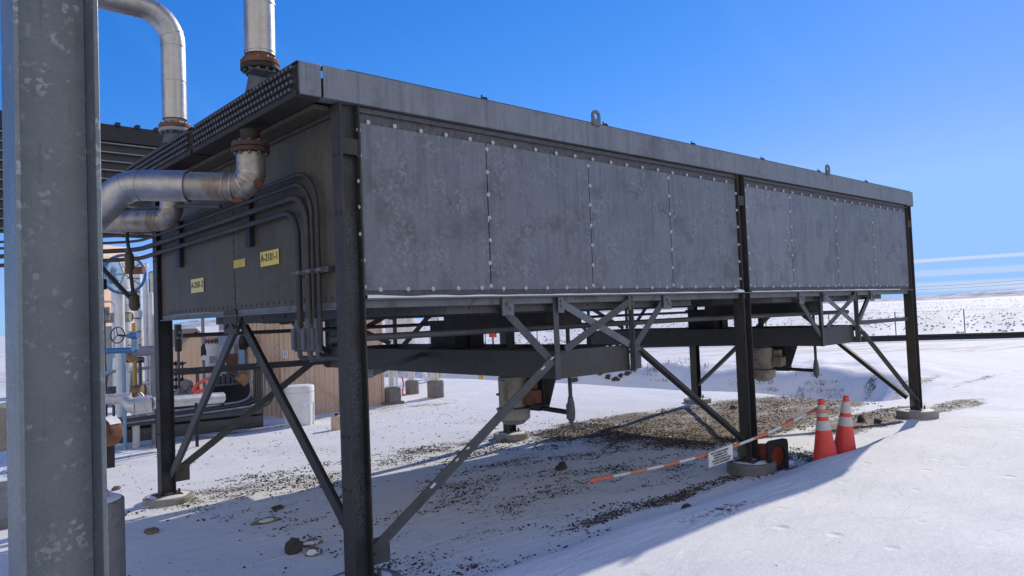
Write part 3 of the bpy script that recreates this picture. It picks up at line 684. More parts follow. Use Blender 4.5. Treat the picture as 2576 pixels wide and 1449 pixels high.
# chevrons in both ends
for x, sg in ((0, -1), (10, 1)):
    for y0, y1 in ((.10, 1.97), (W-.10, 2.11)):
        MB().angle((x, y0, .22), (x, y1, ZB-.16), .085, .009, (-sg, 0, 0), 1, 1).build('end_brace', 'dark' if y0 < 1 else 'brace', ac)
    MB().box((x-.005+sg*.045, 1.90, ZB-.24), (x+.007+sg*.045, 2.19, ZB-.03)).build('apex_gusset', 'dark', ac)
    m = MB()
    for dy in (-.10, -.06, .06, .10): m.lathe((x+sg*.05, 2.04+dy, ZB-.14-abs(dy)*.4), [(.014,0),(.014,.012)], 6, (sg,0,0))
    m.build('gusset_bolts', 'black', ac)
# eave struts
MB().angle((.10, W, 1.24), (1.98, W, 1.23), .075, .009).build('strut', 'brace', ac)
MB().bar(PX(926, 944, .55), PX(1060, 892, 1.965), .012, .048).box(PX(926, 944, .55)-V((.02, .03, .02)), PX(926, 944, .55)+V((.03, .03, .045))).build('stay_bar', 'brace_pale', ac)
MB().angle((7.98, .05, 1.42), (9.93, .02, 1.42), .06, .008).build('strut', 'brace', ac)

# conduits on the near side wall
XC = -.085
for y, z, r, n in ((.60, 2.60, .023, 0), (.445, 2.70, .026, 1), (.37, 2.79, .015, 2), (.285, 2.86, .015, 3)):
    pts = arc([(XC, y, 1.60), (XC, y, z), (XC, 3.75, z-.02), (XC-.04, 4.5, z-.04+.005*n), (-2.6, 6.9, z-.05)], [.20+.03*n, 1.2, .5], 10)
    MB().tube(pts, r, 12).build('wall_conduit', 'dark', ac, smooth=50)
m = MB().box((XC-.0, .15, 2.11), (XC+.055, .72, 2.15)).build('strut_channel', 'brace', ac)
m = MB()
for y, r in ((.62, .03), (.455, .034), (.29, .024)): m.torus((XC, y, 2.13), r, .006, n=20, k=6).box((XC-.03, y-.075, 2.118), (XC-.0, y-.035, 2.142))
m.build('pipe_clamp', 'brace_pale', ac, smooth=40)
for y0, z0, z1 in ((1.56, 2.42, 2.92), (3.32, 2.38, 2.86)):
    MB().box((-.072, y0-.05, z0), (-.031, y0+.05, z1)).build('wall_strut', 'black', ac)
for y, r in ((.62, .042), (.455, .046), (.34, .03)):
    MB().lathe((XC, y, 1.55), [(r*.9, 0), (r, .02), (r, .17), (r*.8, .20), (r*.66, .24)], 14).box((XC-r-.012, y-r*.6, 1.565), (XC-r+.004, y+r*.6, 1.72)).build('conduit_body', 'greyd', ac, smooth=40)
    MB().tube(arc([(XC, y, 1.56), (XC, y, 1.50), (XC+.25, y+.0, 1.49)], .04), r*.45, 10).build('conduit_elbow', 'greyd', ac, smooth=50)
# instrument conduit loop that hangs beside the lower pipe
d0 = 7.3
MB().tube(arc([P(555, 520, 6.3), P(470, 518, 6.6), P(322, 527, d0), P(320, 600, d0), P(327, 650, d0)], .12, 8), .017, 12).build('conduit_loop', 'darkplain', ac, smooth=50)
for (ua, va, ub, vb, r) in ((323, 628, 328, 682, .042), (336, 735, 339, 782, .050)):
    a, b = P(ua, va, d0), P(ub, vb, d0); t = b-a
    MB().tube([a, a+t*.12, a+t*.2, a+t*.85, a+t*.92, b], [r*.6, r*.62, r, r, r*.7, r*.65], 14).build('conduit_seal', 'side', ac, smooth=40)
MB().tube([P(328, 682, d0), P(335, 740, d0)], .018, 10).build('conduit_loop', 'darkplain', ac, smooth=50)
MB().tube([P(255, 672, 7.0), P(330, 752, d0)], .022, 10).build('conduit_loop', 'darkplain', ac, smooth=50)

# tags
def tagplate(y0, y1, z0, z1, txt, m, tilt=0, fold=0):
    x = -.036; p = MB().box((x-.002, y0, z0), (x, y1, z1)).build('tag_plate', m, ac)
    if txt: text_mesh(txt, 'lettering', 'ink', p, (x-.003, (y0+y1)/2, (z0+z1)/2+.005), (0,-1,0), (0,0,1), (y1-y0)*.245, bold=.0012)
    return p
def wy(u, v): return PX(u, v, -.036)
tagplate(1.035, 1.385, 2.235, 2.355, 'A-2101-1', 'tag'); tagplate(1.70, 1.955, 2.265, 2.335, None, 'tagfade'); tagplate(2.71, 3.06, 2.10, 2.235, 'A-2101-2', 'tagpale')

# ------------------------------------------------------------------ pipes on the headers
def flange(mb, c, r, axis, t=.035, hole=None):
    mb.lathe(c, [(r*.6, -.001), (r*.97, 0), (r, .004), (r, t-.004), (r*.97, t), (r*.6, t+.001)], 36, axis)
def boltring(mb, c, r, axis, n=8, h=.05):
    a = V(axis).normalized(); x = a.orthogonal().normalized(); y = a.cross(x)
    for k in range(n):
        q = V(c)+(x*cos(2*pi*(k+.5)/n)+y*sin(2*pi*(k+.5)/n))*r; mb.lathe(q-a*h/2, [(.012,0),(.013,.004),(.013,h-.004),(.012,h)], 6, a)
def bands(par, pts, r, m='clad'):
    for p, d in pts: MB().lathe(V(p)-V(d).normalized()*.006, [(r-.004,0),(r+.004,.001),(r+.004,.011),(r-.004,.012)], 36, d).build('seam_band', m, par, smooth=40)
# tall riser nearest the front
c = V((-.30, .68, 3.49))
t = thing('insulated_riser_pipe', c, 'straight silver insulated pipe rising from the near header flange', 'pipe')
MB().lathe(c, [(.11, -.03), (.095, .04), (.085, .10), (.084, .16)], 28).build('nozzle', 'greyd', t, smooth=40)
m = MB(); flange(m, c+V((0,0,.13)), .140, (0,0,1)); m.build('flange', 'header', t, smooth=40)
m = MB(); flange(m, c+V((0,0,.168)), .140, (0,0,1)); f2 = m.build('flange', 'rust', t, smooth=40)
m = MB(); boltring(m, c+V((0,0,.166)), .115, (0,0,1), 12, .105); m.build('flange_bolts', 'plug', f2)
MB().cyl(c+V((0,0,.20)), c+V((0,0,.27)), .098).build('pipe_neck', 'rust', t, smooth=40)
MB().tube([c+V((0,0,.245)), c+V((.012,.0,1.6)), c+V((.02,0,3.4))], .109, 40).build('cladding', 'clad', t, smooth=40)
bands(t, [(c+V((.006,0,.63)), (0,0,1)), (c+V((.0,0,.27)), (0,0,1)), (c+V((.012,0,1.5)), (0,0,1))], .109)
# bent riser farther back
c = V((-.30, 2.60, 3.49)); 
t = thing('bent_insulated_pipe', c, 'silver insulated pipe rising from far header then elbowing left', 'pipe')
MB().lathe(c, [(.11, -.03), (.10, .03), (.095, .10)], 28).build('nozzle', 'greyd', t, smooth=40)
m = MB(); flange(m, c+V((0,0,.08)), .140, (0,0,1)); m.build('flange', 'grey', t, smooth=40)
m = MB(); flange(m, c+V((0,0,.118)), .140, (0,0,1)); f2 = m.build('flange', 'rust', t, smooth=40)
m = MB(); boltring(m, c+V((0,0,.116)), .115, (0,0,1), 12, .105); m.build('flange_bolts', 'plug', f2)
MB().cyl(c+V((0,0,.15)), c+V((0,0,.24)), .085).build('pipe_neck', 'motor', t, smooth=40)
zt = 4.70
pth = arc([c+V((0,0,.205)), c+V((.0,0,zt-3.49)), V((-3.2, 2.60, zt+.02))], .30, 10)
MB().tube(pth, .107, 40).build('cladding', 'clad', t, smooth=50)
bb = [(c+V((0,0,.56)), (0,0,1)), (c+V((0,0,.89)), (0,0,1)), (V((-.62, 2.60, zt)), (1,0,0)), (V((-.97, 2.60, zt+.002)), (1,0,0)), (V((-1.05, 2.60, zt+.002)), (1,0,0))]
i0 = [i for i, p in enumerate(pth)]
for k in (3, 6, 8): bb.append((pth[k], (pth[k+1]-pth[k-1])))
bands(t, bb, .107)
# near outlet: down, elbow, along, and down again behind the galvanised post
def outlet(name, noz, uv, r, rf, label, mats, zoff=0):
    c = V(noz); t = thing(name, c, label, 'pipe'); d = (c-CAM).dot(CF)
    MB().lathe(c, [(.075, 0), (.068, -.03), (.066, -.14)], 24).build('nozzle', 'header', t, smooth=40)
    zf = -.13
    m = MB(); flange(m, c+V((0,0,zf)), rf, (0,0,1)); m.build('flange', 'rustdark', t, smooth=40)
    m = MB(); flange(m, c+V((0,0,zf-.04)), rf, (0,0,1)); f2 = m.build('flange', 'rustdark', t, smooth=40)
    m = MB(); boltring(m, c+V((0,0,zf-.005)), rf*.82, (0,0,1), 10, .11); m.build('flange_bolts', 'plug', f2)
    pts = [c+V((0,0,zf-.045))]+[P(u, v, d+dd) for u, v, dd in uv]
    pts[1] = V((pts[0].x, pts[0].y, pts[1].z))
    return t, pts
t, pts = outlet('insulated_outlet_pipe', (-.34, .80, 3.20), [(622, 472, 0), (315, 466, .0), (214, 566, -.05)], .105, .135, 'silver insulated pipe bending left below the near header, water stained', None)
pth = arc(pts, [.17, .26], 10); n1 = 14
MB().tube(pth[:12], .103, 40).build('stained_elbow', 'clad_stained', t, smooth=50)
mid = pth[11].lerp(pth[12], .5)
MB().tube([pth[11], mid], .104, 40).build('stained_cladding', 'clad_stained', t, smooth=50)
dj = (pth[12]-pth[11]).normalized()
MB().tube([mid-dj*.006, pth[12]]+pth[13:], .115, 40).build('cladding', 'clad', t, smooth=50)
bands(t, [(pth[2], pth[3]-pth[1]), (pth[5], pth[6]-pth[4]), (pth[8], pth[9]-pth[7]), (pth[11]+dj*.01, dj), (pth[11]+dj*.07, dj)], .104, 'clad')
bands(t, [(mid, dj), (pth[12], dj), (pth[17], pth[18]-pth[16])], .115, 'clad')
MB().cyl(pth[7]+CR*.075-CF*.03, pth[7]+CR*.12-CF*.06, .033).build('gauge_plug', 'rust', t, smooth=40)
MB().cyl(pth[10]-V((0,0,.09)), pth[10]-V((0,0,.118)), .045).build('gauge_plug', 'rust', t, smooth=40)
t, pts = outlet('insulated_outlet_pipe', (-.34, 2.62, 3.20), [(418, 566, .3), (120, 566, .55)], .10, .135, 'second silver outlet pipe, lower in view behind the nearer one', None)
pth = arc(pts, [.17], 10)
MB().tube(pth, .10, 40).build('cladding', 'clad_stained', t, smooth=50)
bands(t, [(pth[2], pth[3]-pth[1]), (pth[6], pth[7]-pth[5]), (pth[11], pth[12]-pth[11]), (pth[11].lerp(pth[12], .06), pth[12]-pth[11])], .10, 'clad')
# brown wrapped riser behind the post
t = thing('wrapped_riser_pipe', P(232, 895, 6.6)-V((0,0,.9)), 'dark brown wrapped vertical pipe just right of the galvanised post', 'pipe')
b0 = P(228, 892, 6.6); MB().tube([V((b0.x,b0.y,b0.z)), V((b0.x,b0.y,P(228, 545, 6.6).z))], .115, 28).build('wrapping', 'side', t, smooth=50)
MB().tube([V((b0.x,b0.y,gz(b0.x,b0.y)-.1)), V((b0.x,b0.y,b0.z))], .045, 20).build('pipe_leg', 'white', t, smooth=50)
m = MB(); m.cyl(P(229, 720, 6.6)-V((0,0,.03)), P(229, 720, 6.6)+V((0,0,.06)), .125); m.build('strap', 'black', t, smooth=40)

# ------------------------------------------------------------------ galvanised post and piers
gp = thing('galvanised_post', (-2.10, -1.94, gz(-2.1, -1.94)), 'big spangled galvanised H post standing closest, at left edge of photo', 'post')
MB().hsec((-2.10, -1.94), gz(-2.1, -1.94)+.06, 4.6, .214, .235, .013, .010).build('post_shaft', 'galv', gp, bevel=.002)
MB().box((-2.28, -2.12, gz(-2.1, -1.94)+.035), (-1.92, -1.76, gz(-2.1, -1.94)+.06)).build('base_plate', 'galv', gp)
tag(MB().cyl((-2.1, -1.94, -.5), (-2.1, -1.94, gz(-2.1, -1.94)+.035), .30, 40).build('concrete_pier', 'concrete', origin=(-2.1, -1.94, -.2), smooth=40, bevel=.008), 'round concrete pier under the galvanised post, nearly out of view', 'concrete pier')
q = P(202, 1262, 4.7)
pr = tag(MB().cyl((q.x, q.y, -.4), (q.x, q.y, q.z), .25, 48).build('concrete_pier', 'concrete_dark', origin=(q.x, q.y, gz(q.x, q.y)), smooth=40, bevel=.01), 'tall round concrete pier with snowy top, half hidden by galvanised post', 'concrete pier')
MB().lathe((q.x, q.y, q.z+.001), [(.235, 0), (.21, .012), (.0, .018)], 32).build('snow_cap', 'snow', pr, smooth=60)
MB().cyl((q.x+.13, q.y-.06, q.z), (q.x+.13, q.y-.06, q.z+.06), .018, 8).build('anchor_bolt', 'rust', pr)
plab = ['concrete pier under the cooler column nearest the camera', 'concrete pier under the middle front column, beside the fallen cone', 'sunlit concrete pier under the far right column',
        'low concrete pier under the rear left column, half buried', 'round concrete pier under the middle rear column, below the near motor', 'concrete pier with a wire loop under the far rear column']
prad = [.27, .27, .30, .26, .27, .27]
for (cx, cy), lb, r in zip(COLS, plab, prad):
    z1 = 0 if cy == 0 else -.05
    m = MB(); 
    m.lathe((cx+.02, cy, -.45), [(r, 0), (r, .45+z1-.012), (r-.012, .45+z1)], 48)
    p = tag(m.build('concrete_pier', 'concrete_dark' if cy == 0 and cx < 9 else 'concrete', origin=(cx+.02, cy, -.1), smooth=40), lb, 'concrete pier', 'round concrete piers under the air cooler')  # darker concrete paints shade on the near and middle front piers
    m = MB(); n = 20; vs = [(cx+.02+.12*0, cy, z1+.022)]
    for k in range(n):
        a = 2*pi*k/n; rr = r*(.80+.14*nz(cos(a)*1.5+cx, sin(a)*1.5+cy, 1.3)); vs.append((cx+.02+rr*.55*cos(a), cy+rr*.55*sin(a), z1+.018))
    for k in range(n):
        a = 2*pi*k/n; rr = r*(.80+.14*nz(cos(a)*1.5+cx, sin(a)*1.5+cy, 1.3)); vs.append((cx+.02+rr*cos(a), cy+rr*sin(a), z1+.001))
    fs = [(0, 1+k, 1+(k+1) % n) for k in range(n)]+[(1+k, 1+n+k, 1+n+(k+1) % n, 1+(k+1) % n) for k in range(n)]
    m.add(vs, fs).build('snow_patch', 'snow', p, smooth=70)
    if cx == 10 and cy > 1: MB().tube(arc([(cx-.16, cy-.245, -.2), (cx-.16, cy-.245, z1+.07), (cx-.08, cy-.16, z1+.07), (cx-.08, cy-.12, z1-.02)], .04), .008, 8).build('wire_loop', 'wire', p, smooth=60)

# ------------------------------------------------------------------ cones, bar, sign
def cone(loc, rot, label, om='orange', group='upright traffic cones', bands_=True):
    t = thing('traffic_cone', loc, label, 'traffic cone', group); t.rotation_euler = rot; WORLD[t] = V((0,0,0))
    a = [(.135, .03), (.130, .05), (.030, .69), (.026, .705), (.018, .71)]
    def rad(z): return .130+(.030-.130)*(z-.05)/.64
    m = MB(); m.lathe((0,0,0), [(.135, .028), (.130, .05), (.030, .69), (.027, .703), (.019, .708), (.015, .70), (.10, .05), (.11, .028)], 36); m.build('cone_body', om, t, smooth=50)
    m = MB(); h = .178
    n = 32; vs = []; 
    for i in range(n):
        an = 2*pi*i/n; tt = min(h/max(1e-6, abs(cos(an))), h/max(1e-6, abs(sin(an))), 1.19*h+.02)
        for r, z in ((tt, .0), (tt, .026), (.128, .03), (.118, .0)): vs.append((r*cos(an), r*sin(an), z))
    fs = [(4*i+j, 4*((i+1) % n)+j, 4*((i+1) % n)+(j+1) % 4, 4*i+(j+1) % 4) for i in range(n) for j in range(4)]
    m.add(vs, fs); m.build('cone_base', 'black', t, smooth=30)
    if bands_:
        for z0, z1 in ((.375, .475), (.52, .645)):
            MB().lathe((0,0,0), [(rad(z0)-.002, z0), (rad(z0)+.0018, z0), (rad(z1)+.0018, z1), (rad(z1)-.002, z1)], 36).build('reflective_collar', 'reflect', t, smooth=50)
    return t
A_ = PZ(2078, 1166, .0); B_ = PZ(2124, 1152, -.01)
ca = cone(A_, (radians(-1), radians(-2.5), .4), 'orange traffic cone holding the striped bar end, left of a pair')
cb = cone(B_, (radians(2), radians(-4.5), 1.1), 'orange traffic cone without the bar, right and taller of a pair')
cf = cone((5.42, -.16, .05), (0, 0, 0), 'faded orange traffic cone lying on its side against the pier, base showing', 'oranged', None, True)
ax = V((.16, .97, .02)).normalized(); cf.rotation_euler = ax.to_track_quat('Z', 'Y').to_euler(); cf.location = PY(1958, 1146, -.24)

br = thing('striped_barrier_bar', (4.4, 0, .2), 'orange and white striped barrier bar leaning from snow to cone', 'barrier bar')
keys = [(1500, 1207), (1632, 1180), (1709, 1162), (1788, 1141), (1872, 1113), (1967, 1073), (2058, 1027)]
def ybar(u): return .55+(-.60-.55)*(u-1500)/(2062-1500)
bp = [PY(u, v, ybar(u)) for u, v in keys]
# smooth curve through keys
def catmull(p, n=12):
    out = []
    for i in range(len(p)-1):
        a = p[max(i-1, 0)]; b = p[i]; c = p[i+1]; d = p[min(i+2, len(p)-1)]
        for k in range(n):
            t = k/n; out.append(.5*((2*b)+(c-a)*t+(2*a-5*b+4*c-d)*t*t+(3*b-a-3*c+d)*t**3))
    return out+[p[-1]]
bc = catmull(bp); seg = [0]
for a, b in zip(bc, bc[1:]): seg.append(seg[-1]+(b-a).length)
L_ = seg[-1]; ns = 15
def at_len(s):
    for i in range(len(seg)-1):
        if seg[i+1] >= s: return bc[i].lerp(bc[i+1], (s-seg[i])/max(1e-9, seg[i+1]-seg[i]))
    return bc[-1]
for k in range(ns):
    s0, s1 = L_*k/ns, L_*(k+1)/ns; pts = [at_len(s0+(s1-s0)*j/4) for j in range(5)]
    MB().tube(pts, .0175 if k % 2 == 0 else .0150, 14).build(('orange' if k % 2 == 0 else 'white')+'_stripe', 'barorange' if k % 2 == 0 else 'barwhite', br, smooth=50)
MB().blob(bc[0]-V((.03,0,0)), (.06, .03, .028), 3, .3).build('bar_end_loop', 'barorange', br, smooth=60)
e = at_len(L_); cax = ca.rotation_euler.to_matrix() @ V((0,0,1)); ct = V(A_)+cax*((e.z-A_.z)/cax.z)
MB().torus(ct, .068, .016, cax, 28, 8).tube([e, ct.lerp(e, .5)+V((0,0,.0)), ct+(e-ct).normalized()*.066], .02, 10).build('bar_end_loop', 'barorange', br, smooth=60)
s0, s1 = PY(1782, 1140, ybar(1782)-.03), PY(1843, 1116, ybar(1843)-.03); s2 = PY(1844, 1156, ybar(1843)-.03); s3 = PY(1783, 1177, ybar(1782)-.03)
sg = thing('warning_sign', s0.lerp(s2, .5), 'small white notice plate with dark lettering hanging from the striped bar', 'sign')
sx_ = (s1-s0).normalized(); sy_ = (s0-s3).normalized(); nrm = sx_.cross(sy_).normalized()
if nrm.dot(CF) > 0: nrm = -nrm
MB().plate([s3, s2, s1, s0], -nrm, .003).build('sign_plate', 'signwhite', sg)
text_mesh('HOT WORK PERMIT\nREQUIRED FOR\nVEHICLE ENTRY\nRETURN BARRICADE\nAFTER MOVEMENT', 'lettering', 'ink', sg, s0.lerp(s2, .5)+nrm*.004, s2-s3, s0-s3, (s0-s3).length*.158, bold=.0006)
MB().tube([s0.lerp(s1, .08)+V((0,0,-.01)), at_len(L_*.50)+V((0,0,.02))], .003, 6).tube([s1+V((0,0,-.01)), s1+V((0,0,.05))], .003, 6).tube([s1+V((0,0,-.02)), s1+V((.06,.1,-.19))], .003, 6).build('zip_tie', 'black', sg)

# ------------------------------------------------------------------ rocks
def rock(x, y, size, m, label, snowcap=False, group=None, seed=None, sink=.35):
    seed = seed if seed is not None else random.random()*50
    z = gz(x, y); o = MB().blob((x, y, z+size[2]*(1-sink)-size[2]*.35), size, seed, .35, 3).build('rock', m, origin=(x, y, z), smooth=28)
    tag(o, label, 'rock', group)
    if snowcap: MB().blob((x-.01, y-.01, z+size[2]*(1-sink)-size[2]*.02), (size[0]*.8, size[1]*.8, size[2]*.55), seed, .3, 3).build('snow_cap', 'snow', o, smooth=60)
    return o
def rk(u, v): q = PZ(u, v, -.1); q = PZ(u, v, gz(q.x, q.y)); return q.x, q.y
rock(*rk(740, 1390), (.07, .06, .085), 'rockdark', 'dark upright rock in the shade left of the nearest column', seed=3)
rock(*rk(783, 1372), (.085, .05, .04), 'rock', 'pale snow-topped flat rock, back one of a pair by the nearest column', True, seed=9)
rock(*rk(790, 1395), (.06, .05, .045), 'rock', 'pale rounded rock, front one of a pair by the nearest column', True, seed=14)
rock(*rk(383, 1342), (.055, .045, .04), 'rock', 'lone tan rock in shaded snow near the tall concrete pier', seed=5)
rock(*rk(292, 1232), (.05, .04, .035), 'rock', 'small tan rock in sunlit snow right of the galvanised post', seed=6)
rock(*rk(672, 1313), (.14, .06, .03), 'rock', 'flat snow-covered stone slab lying in the shade', True, seed=8)
rock(*rk(700, 1282), (.06, .04, .03), 'rockdark', 'small dark stone just behind the flat slab in shade', seed=11)
rock(*rk(1412, 1182), (.07, .06, .06), 'rockdark', 'squarish dark rock amid the shaded gravel under the cooler', seed=12)
rock(*rk(1728, 1308), (.05, .04, .025), 'rockdark', 'lone dark stone on the smooth shaded drift below the bar', seed=15)
rock(*rk(1268, 1112), (.07, .05, .04), 'rock', 'tan rock on the ground against the rear middle pier', seed=16)
rock(*rk(2166, 1060), (.07, .06, .07), 'rockdark', 'dark rock on gravel to the right of the two cones', seed=18)
rock(*rk(1845, 1028), (.09, .06, .05), 'rock', 'tan stone beside the pier with the wire loop', seed=19)
rock(*rk(2208, 1064), (.05, .05, .05), 'rockdark', 'small dark stone near the far right pier', seed=20)
rock(*rk(1980, 1170), (.10, .07, .04), 'snow', 'lump of snow-crusted stone between fallen cone and pair of cones', seed=22)
def march(u, v, x0=12.9):
    r_ = ray(u, v); d = 13
    while d < 60:
        q = CAM+r_*d
        if q.x > x0 and q.z <= gz(q.x, q.y): return q
        d += .05
for k, (u, v, s) in enumerate(((1512, 938, .17), (1530, 950, .13), (1548, 957, .10), (1562, 950, .09), (1580, 943, .11), (1556, 960, .07), (1446, 958, .13))):
    q = march(u, v)
    if q is None: continue
    z = gz(q.x, q.y); o = MB().blob((q.x, q.y, z+s*.1), (s, s*.8, s*.6), k*3.7+1, .5, 3).build('rock', 'rockdark', origin=(q.x, q.y, z), smooth=30)
    tag(o, 'dark boulder poking out of the snowy ditch bank behind the cooler', 'rock', 'dark boulders on the ditch bank')
# scattered pebbles on gravel and snow
def pebbles(name, n, region, smin, smax, thr, m, label):
    mb = MB(); ico = [(0,0,1),(.894,0,.447),(.276,.851,.447),(-.724,.526,.447),(-.724,-.526,.447),(.276,-.851,.447),(.724,.526,-.447),(-.276,.851,-.447),(-.894,0,-.447),(-.276,-.851,-.447),(.724,-.526,-.447),(0,0,-1)]
    fc = [(0,1,2),(0,2,3),(0,3,4),(0,4,5),(0,5,1),(1,6,2),(2,7,3),(3,8,4),(4,9,5),(5,10,1),(1,10,6),(2,6,7),(3,7,8),(4,8,9),(5,9,10)]
    c = 0; tries = 0
    while c < n and tries < n*30:
        tries += 1; x = random.uniform(*region[0]); y = random.uniform(*region[1]); g = gravel(x, y)
        cl = nz(x*.8, y*1.6, 1.3, 20)*.8+nz(x, y*1.6, 4, 21)*.5
        if g + cl*.8 + random.uniform(-.28, .28) < thr or (x > 5.3 and y < -.3) or y < -.62: continue
        s = smin+(smax-smin)*random.random()**3; a = random.random()*2*pi; z = gz(x, y); e = (random.uniform(.7, 1.4), random.uniform(.6, 1.1), random.uniform(.45, .8))
        vs = []
        for p in ico:
            q = (p[0]*e[0]*s*random.uniform(.8, 1.15), p[1]*e[1]*s*random.uniform(.8, 1.15), p[2]*e[2]*s)
            vs.append((x+q[0]*cos(a)-q[1]*sin(a), y+q[0]*sin(a)+q[1]*cos(a), z+q[2]+s*.12))
        mb.add(vs, fc); c += 1
    o = mb.build(name, m); return kind(o, 'stuff', label, 'gravel')
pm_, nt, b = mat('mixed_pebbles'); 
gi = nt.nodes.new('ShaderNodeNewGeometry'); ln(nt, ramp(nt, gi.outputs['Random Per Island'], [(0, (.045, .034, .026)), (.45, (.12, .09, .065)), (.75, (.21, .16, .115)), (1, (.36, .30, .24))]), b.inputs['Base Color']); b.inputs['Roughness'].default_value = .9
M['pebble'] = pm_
pd_, nt, b = mat('shade_dark_pebbles')  # darker pebble colours stand in for shade under the cooler
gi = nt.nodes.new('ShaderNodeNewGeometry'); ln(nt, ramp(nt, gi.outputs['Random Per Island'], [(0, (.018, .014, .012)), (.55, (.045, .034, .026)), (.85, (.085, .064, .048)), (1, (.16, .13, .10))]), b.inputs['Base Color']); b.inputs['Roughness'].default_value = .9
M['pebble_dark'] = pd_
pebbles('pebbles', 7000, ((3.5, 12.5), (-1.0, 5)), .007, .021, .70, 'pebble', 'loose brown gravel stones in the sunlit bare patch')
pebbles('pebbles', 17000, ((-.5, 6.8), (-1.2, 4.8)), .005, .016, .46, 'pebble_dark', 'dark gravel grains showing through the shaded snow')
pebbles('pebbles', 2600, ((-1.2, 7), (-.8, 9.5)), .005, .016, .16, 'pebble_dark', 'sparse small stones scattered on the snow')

# ------------------------------------------------------------------ weeds on the ditch bank
def weed(x, y, z, h, seed):
    rnd = random.Random(seed); mb = MB()
    for k in range(26):
        a = rnd.random()*2*pi; l = h*rnd.uniform(.5, 1.2); sp = rnd.uniform(.4, 2.2); b = V((x+rnd.uniform(-.12, .12), y+rnd.uniform(-.3, .3), z-.02))
        t = b+V((cos(a)*l*sp, sin(a)*l*sp, l)); w = .006
        m_ = b.lerp(t, .5)+V((0,0,l*.12)); s = V((-sin(a), cos(a), 0))*w
        mb.add([b-s, b+s, m_+s, m_-s, t], [(0,1,2,3), (3,2,4)])
        for _ in range(2):
            c = b.lerp(t, rnd.uniform(.4, 1)); q = V((rnd.uniform(-1,1), rnd.uniform(-1,1), rnd.uniform(-.3,1)))*l*.22; mb.add([c-s*.8, c+s*.8, c+q], [(0,1,2)])
    return mb.build('dry_weed', 'weed', origin=(x, y, z))
WEEDS = [(1625, 925), (1650, 935), (1700, 915), (1725, 905), (1640, 945), (1900, 940), (1915, 965), (1930, 985), (1885, 955), (2035, 950), (2055, 970), (2040, 985), (2095, 985), (2100, 1000), (1760, 925), (1590, 935), (2080, 960), (1945, 930), (1860, 970), (1480, 930), (2015, 1003), (1660, 960)]
for k, (u, v) in enumerate(WEEDS):
    q = march(u, v, 12.6)
    if q is None: continue
    tag(weed(q.x, q.y, gz(q.x, q.y), random.uniform(.08, .17), k), 'dry brown weed clump on the shaded ditch bank behind the cooler', 'weed', 'dry weeds on the ditch bank')

# sage stubble over the plain
mb = MB(); c = 0
rnd = random.Random(5)
while c < 4200:
    u = rnd.uniform(380, 2640); d = 34+rnd.random()**1.4*300; r_ = ray(u, 760); r_.z = 0; q = CAM+r_*d
    o = (V((q.x, q.y, 0))-TA).dot(TN)
    if o < 4: continue
    if nz(q.x, q.y, .05, 30)+nz(q.x, q.y, .2, 31)*.6 < rnd.uniform(-.5, .45): continue
    z = gz(q.x, q.y); s = rnd.uniform(.05, .13)*(1+d/420)
    for k in range(5):
        a = rnd.random()*6.28; e = V((cos(a), sin(a), 0)); p = V((q.x, q.y, z))+e*s*.4
        mb.add([p-V((-e.y, e.x, 0))*s*.7, p+V((-e.y, e.x, 0))*s*.7, p+e*s*.3+V((0,0,s*rnd.uniform(.7, 1.2)))], [(0,1,2)])
    c += 1
kind(mb.build('sagebrush', 'sage'), 'stuff', 'low grey sagebrush dotting the snowy plain', 'sagebrush')

# ------------------------------------------------------------------ line pipes, fence, poles
def along(s, o=0): return TA+TD*s+TN*o
for k, (o, zz, r) in enumerate(((0, .05, .085), (.2, .19, .095))):
    n = 60; pts = []
    for i in range(n+1):
        s = -14+80*i/n; q = along(s, o); pts.append((q.x, q.y, gz(q.x, q.y)+zz+r))
    t = MB().tube(pts, r, 14).build('line_pipe', 'black', origin=pts[0], smooth=60)
    tag(t, ['lower black line pipe running along the ground before the fence', 'upper black line pipe raised behind the lower one before the fence'][k], 'pipeline')
    if k == 1:
        m = MB()
        for i in range(14):
            q = along(-13+i*6, .34); m.box((q.x-.06, q.y-.06, gz(q.x, q.y)-.1), (q.x+.06, q.y+.06, gz(q.x, q.y)+.34))
        m.build('pipe_support', 'black', t)
fn = thing('chain_link_fence', (along(0, 3).x, along(0, 3).y, gz(along(0, 3).x, along(0, 3).y)), 'chain link fence with thin steel posts between yard and plain', 'fence')
FO = 3.2; fpts = []
for i in range(22):
    s = -9+i*3.6; q = along(s, FO); z = gz(q.x, q.y); fpts.append(V((q.x, q.y, z)))
    MB().cyl((q.x, q.y, z-.1), (q.x, q.y, z+1.62), .03, 8).build('fence_post', 'greyd', fn)
m = MB()
for a, b in zip(fpts, fpts[1:]):
    for z in (1.58, .12): m.bar(a+V((0,0,z)), b+V((0,0,z)), .008, .008)
    for k in range(0, 54):
        t = k/36-.25
        for s in (1, -1):
            p = a.lerp(b, max(0, t)); 
            t0, t1 = t, t+s*.42
            if min(t0, t1) < -.0 or max(t0, t1) > 1: continue
            m.bar(a.lerp(b, t0)+V((0,0,.08)), a.lerp(b, t1)+V((0,0,1.58)), .0045, .0045)
m.build('chain_mesh', 'wire', fn)
q = P(2219, 772, 330); z = gz(q.x, q.y)
t = thing('utility_pole', (q.x, q.y, z), 'tiny lone utility pole far out on the snowy plain', 'utility pole')
MB().cyl((q.x, q.y, z), (q.x, q.y, q.z+1.6), .12, 8).build('pole', 'wood', t); MB().bar((q.x-.7, q.y+.7, q.z+1.1), (q.x+.7, q.y-.7, q.z+1.1), .1, .12).build('cross_arm', 'wood', t)
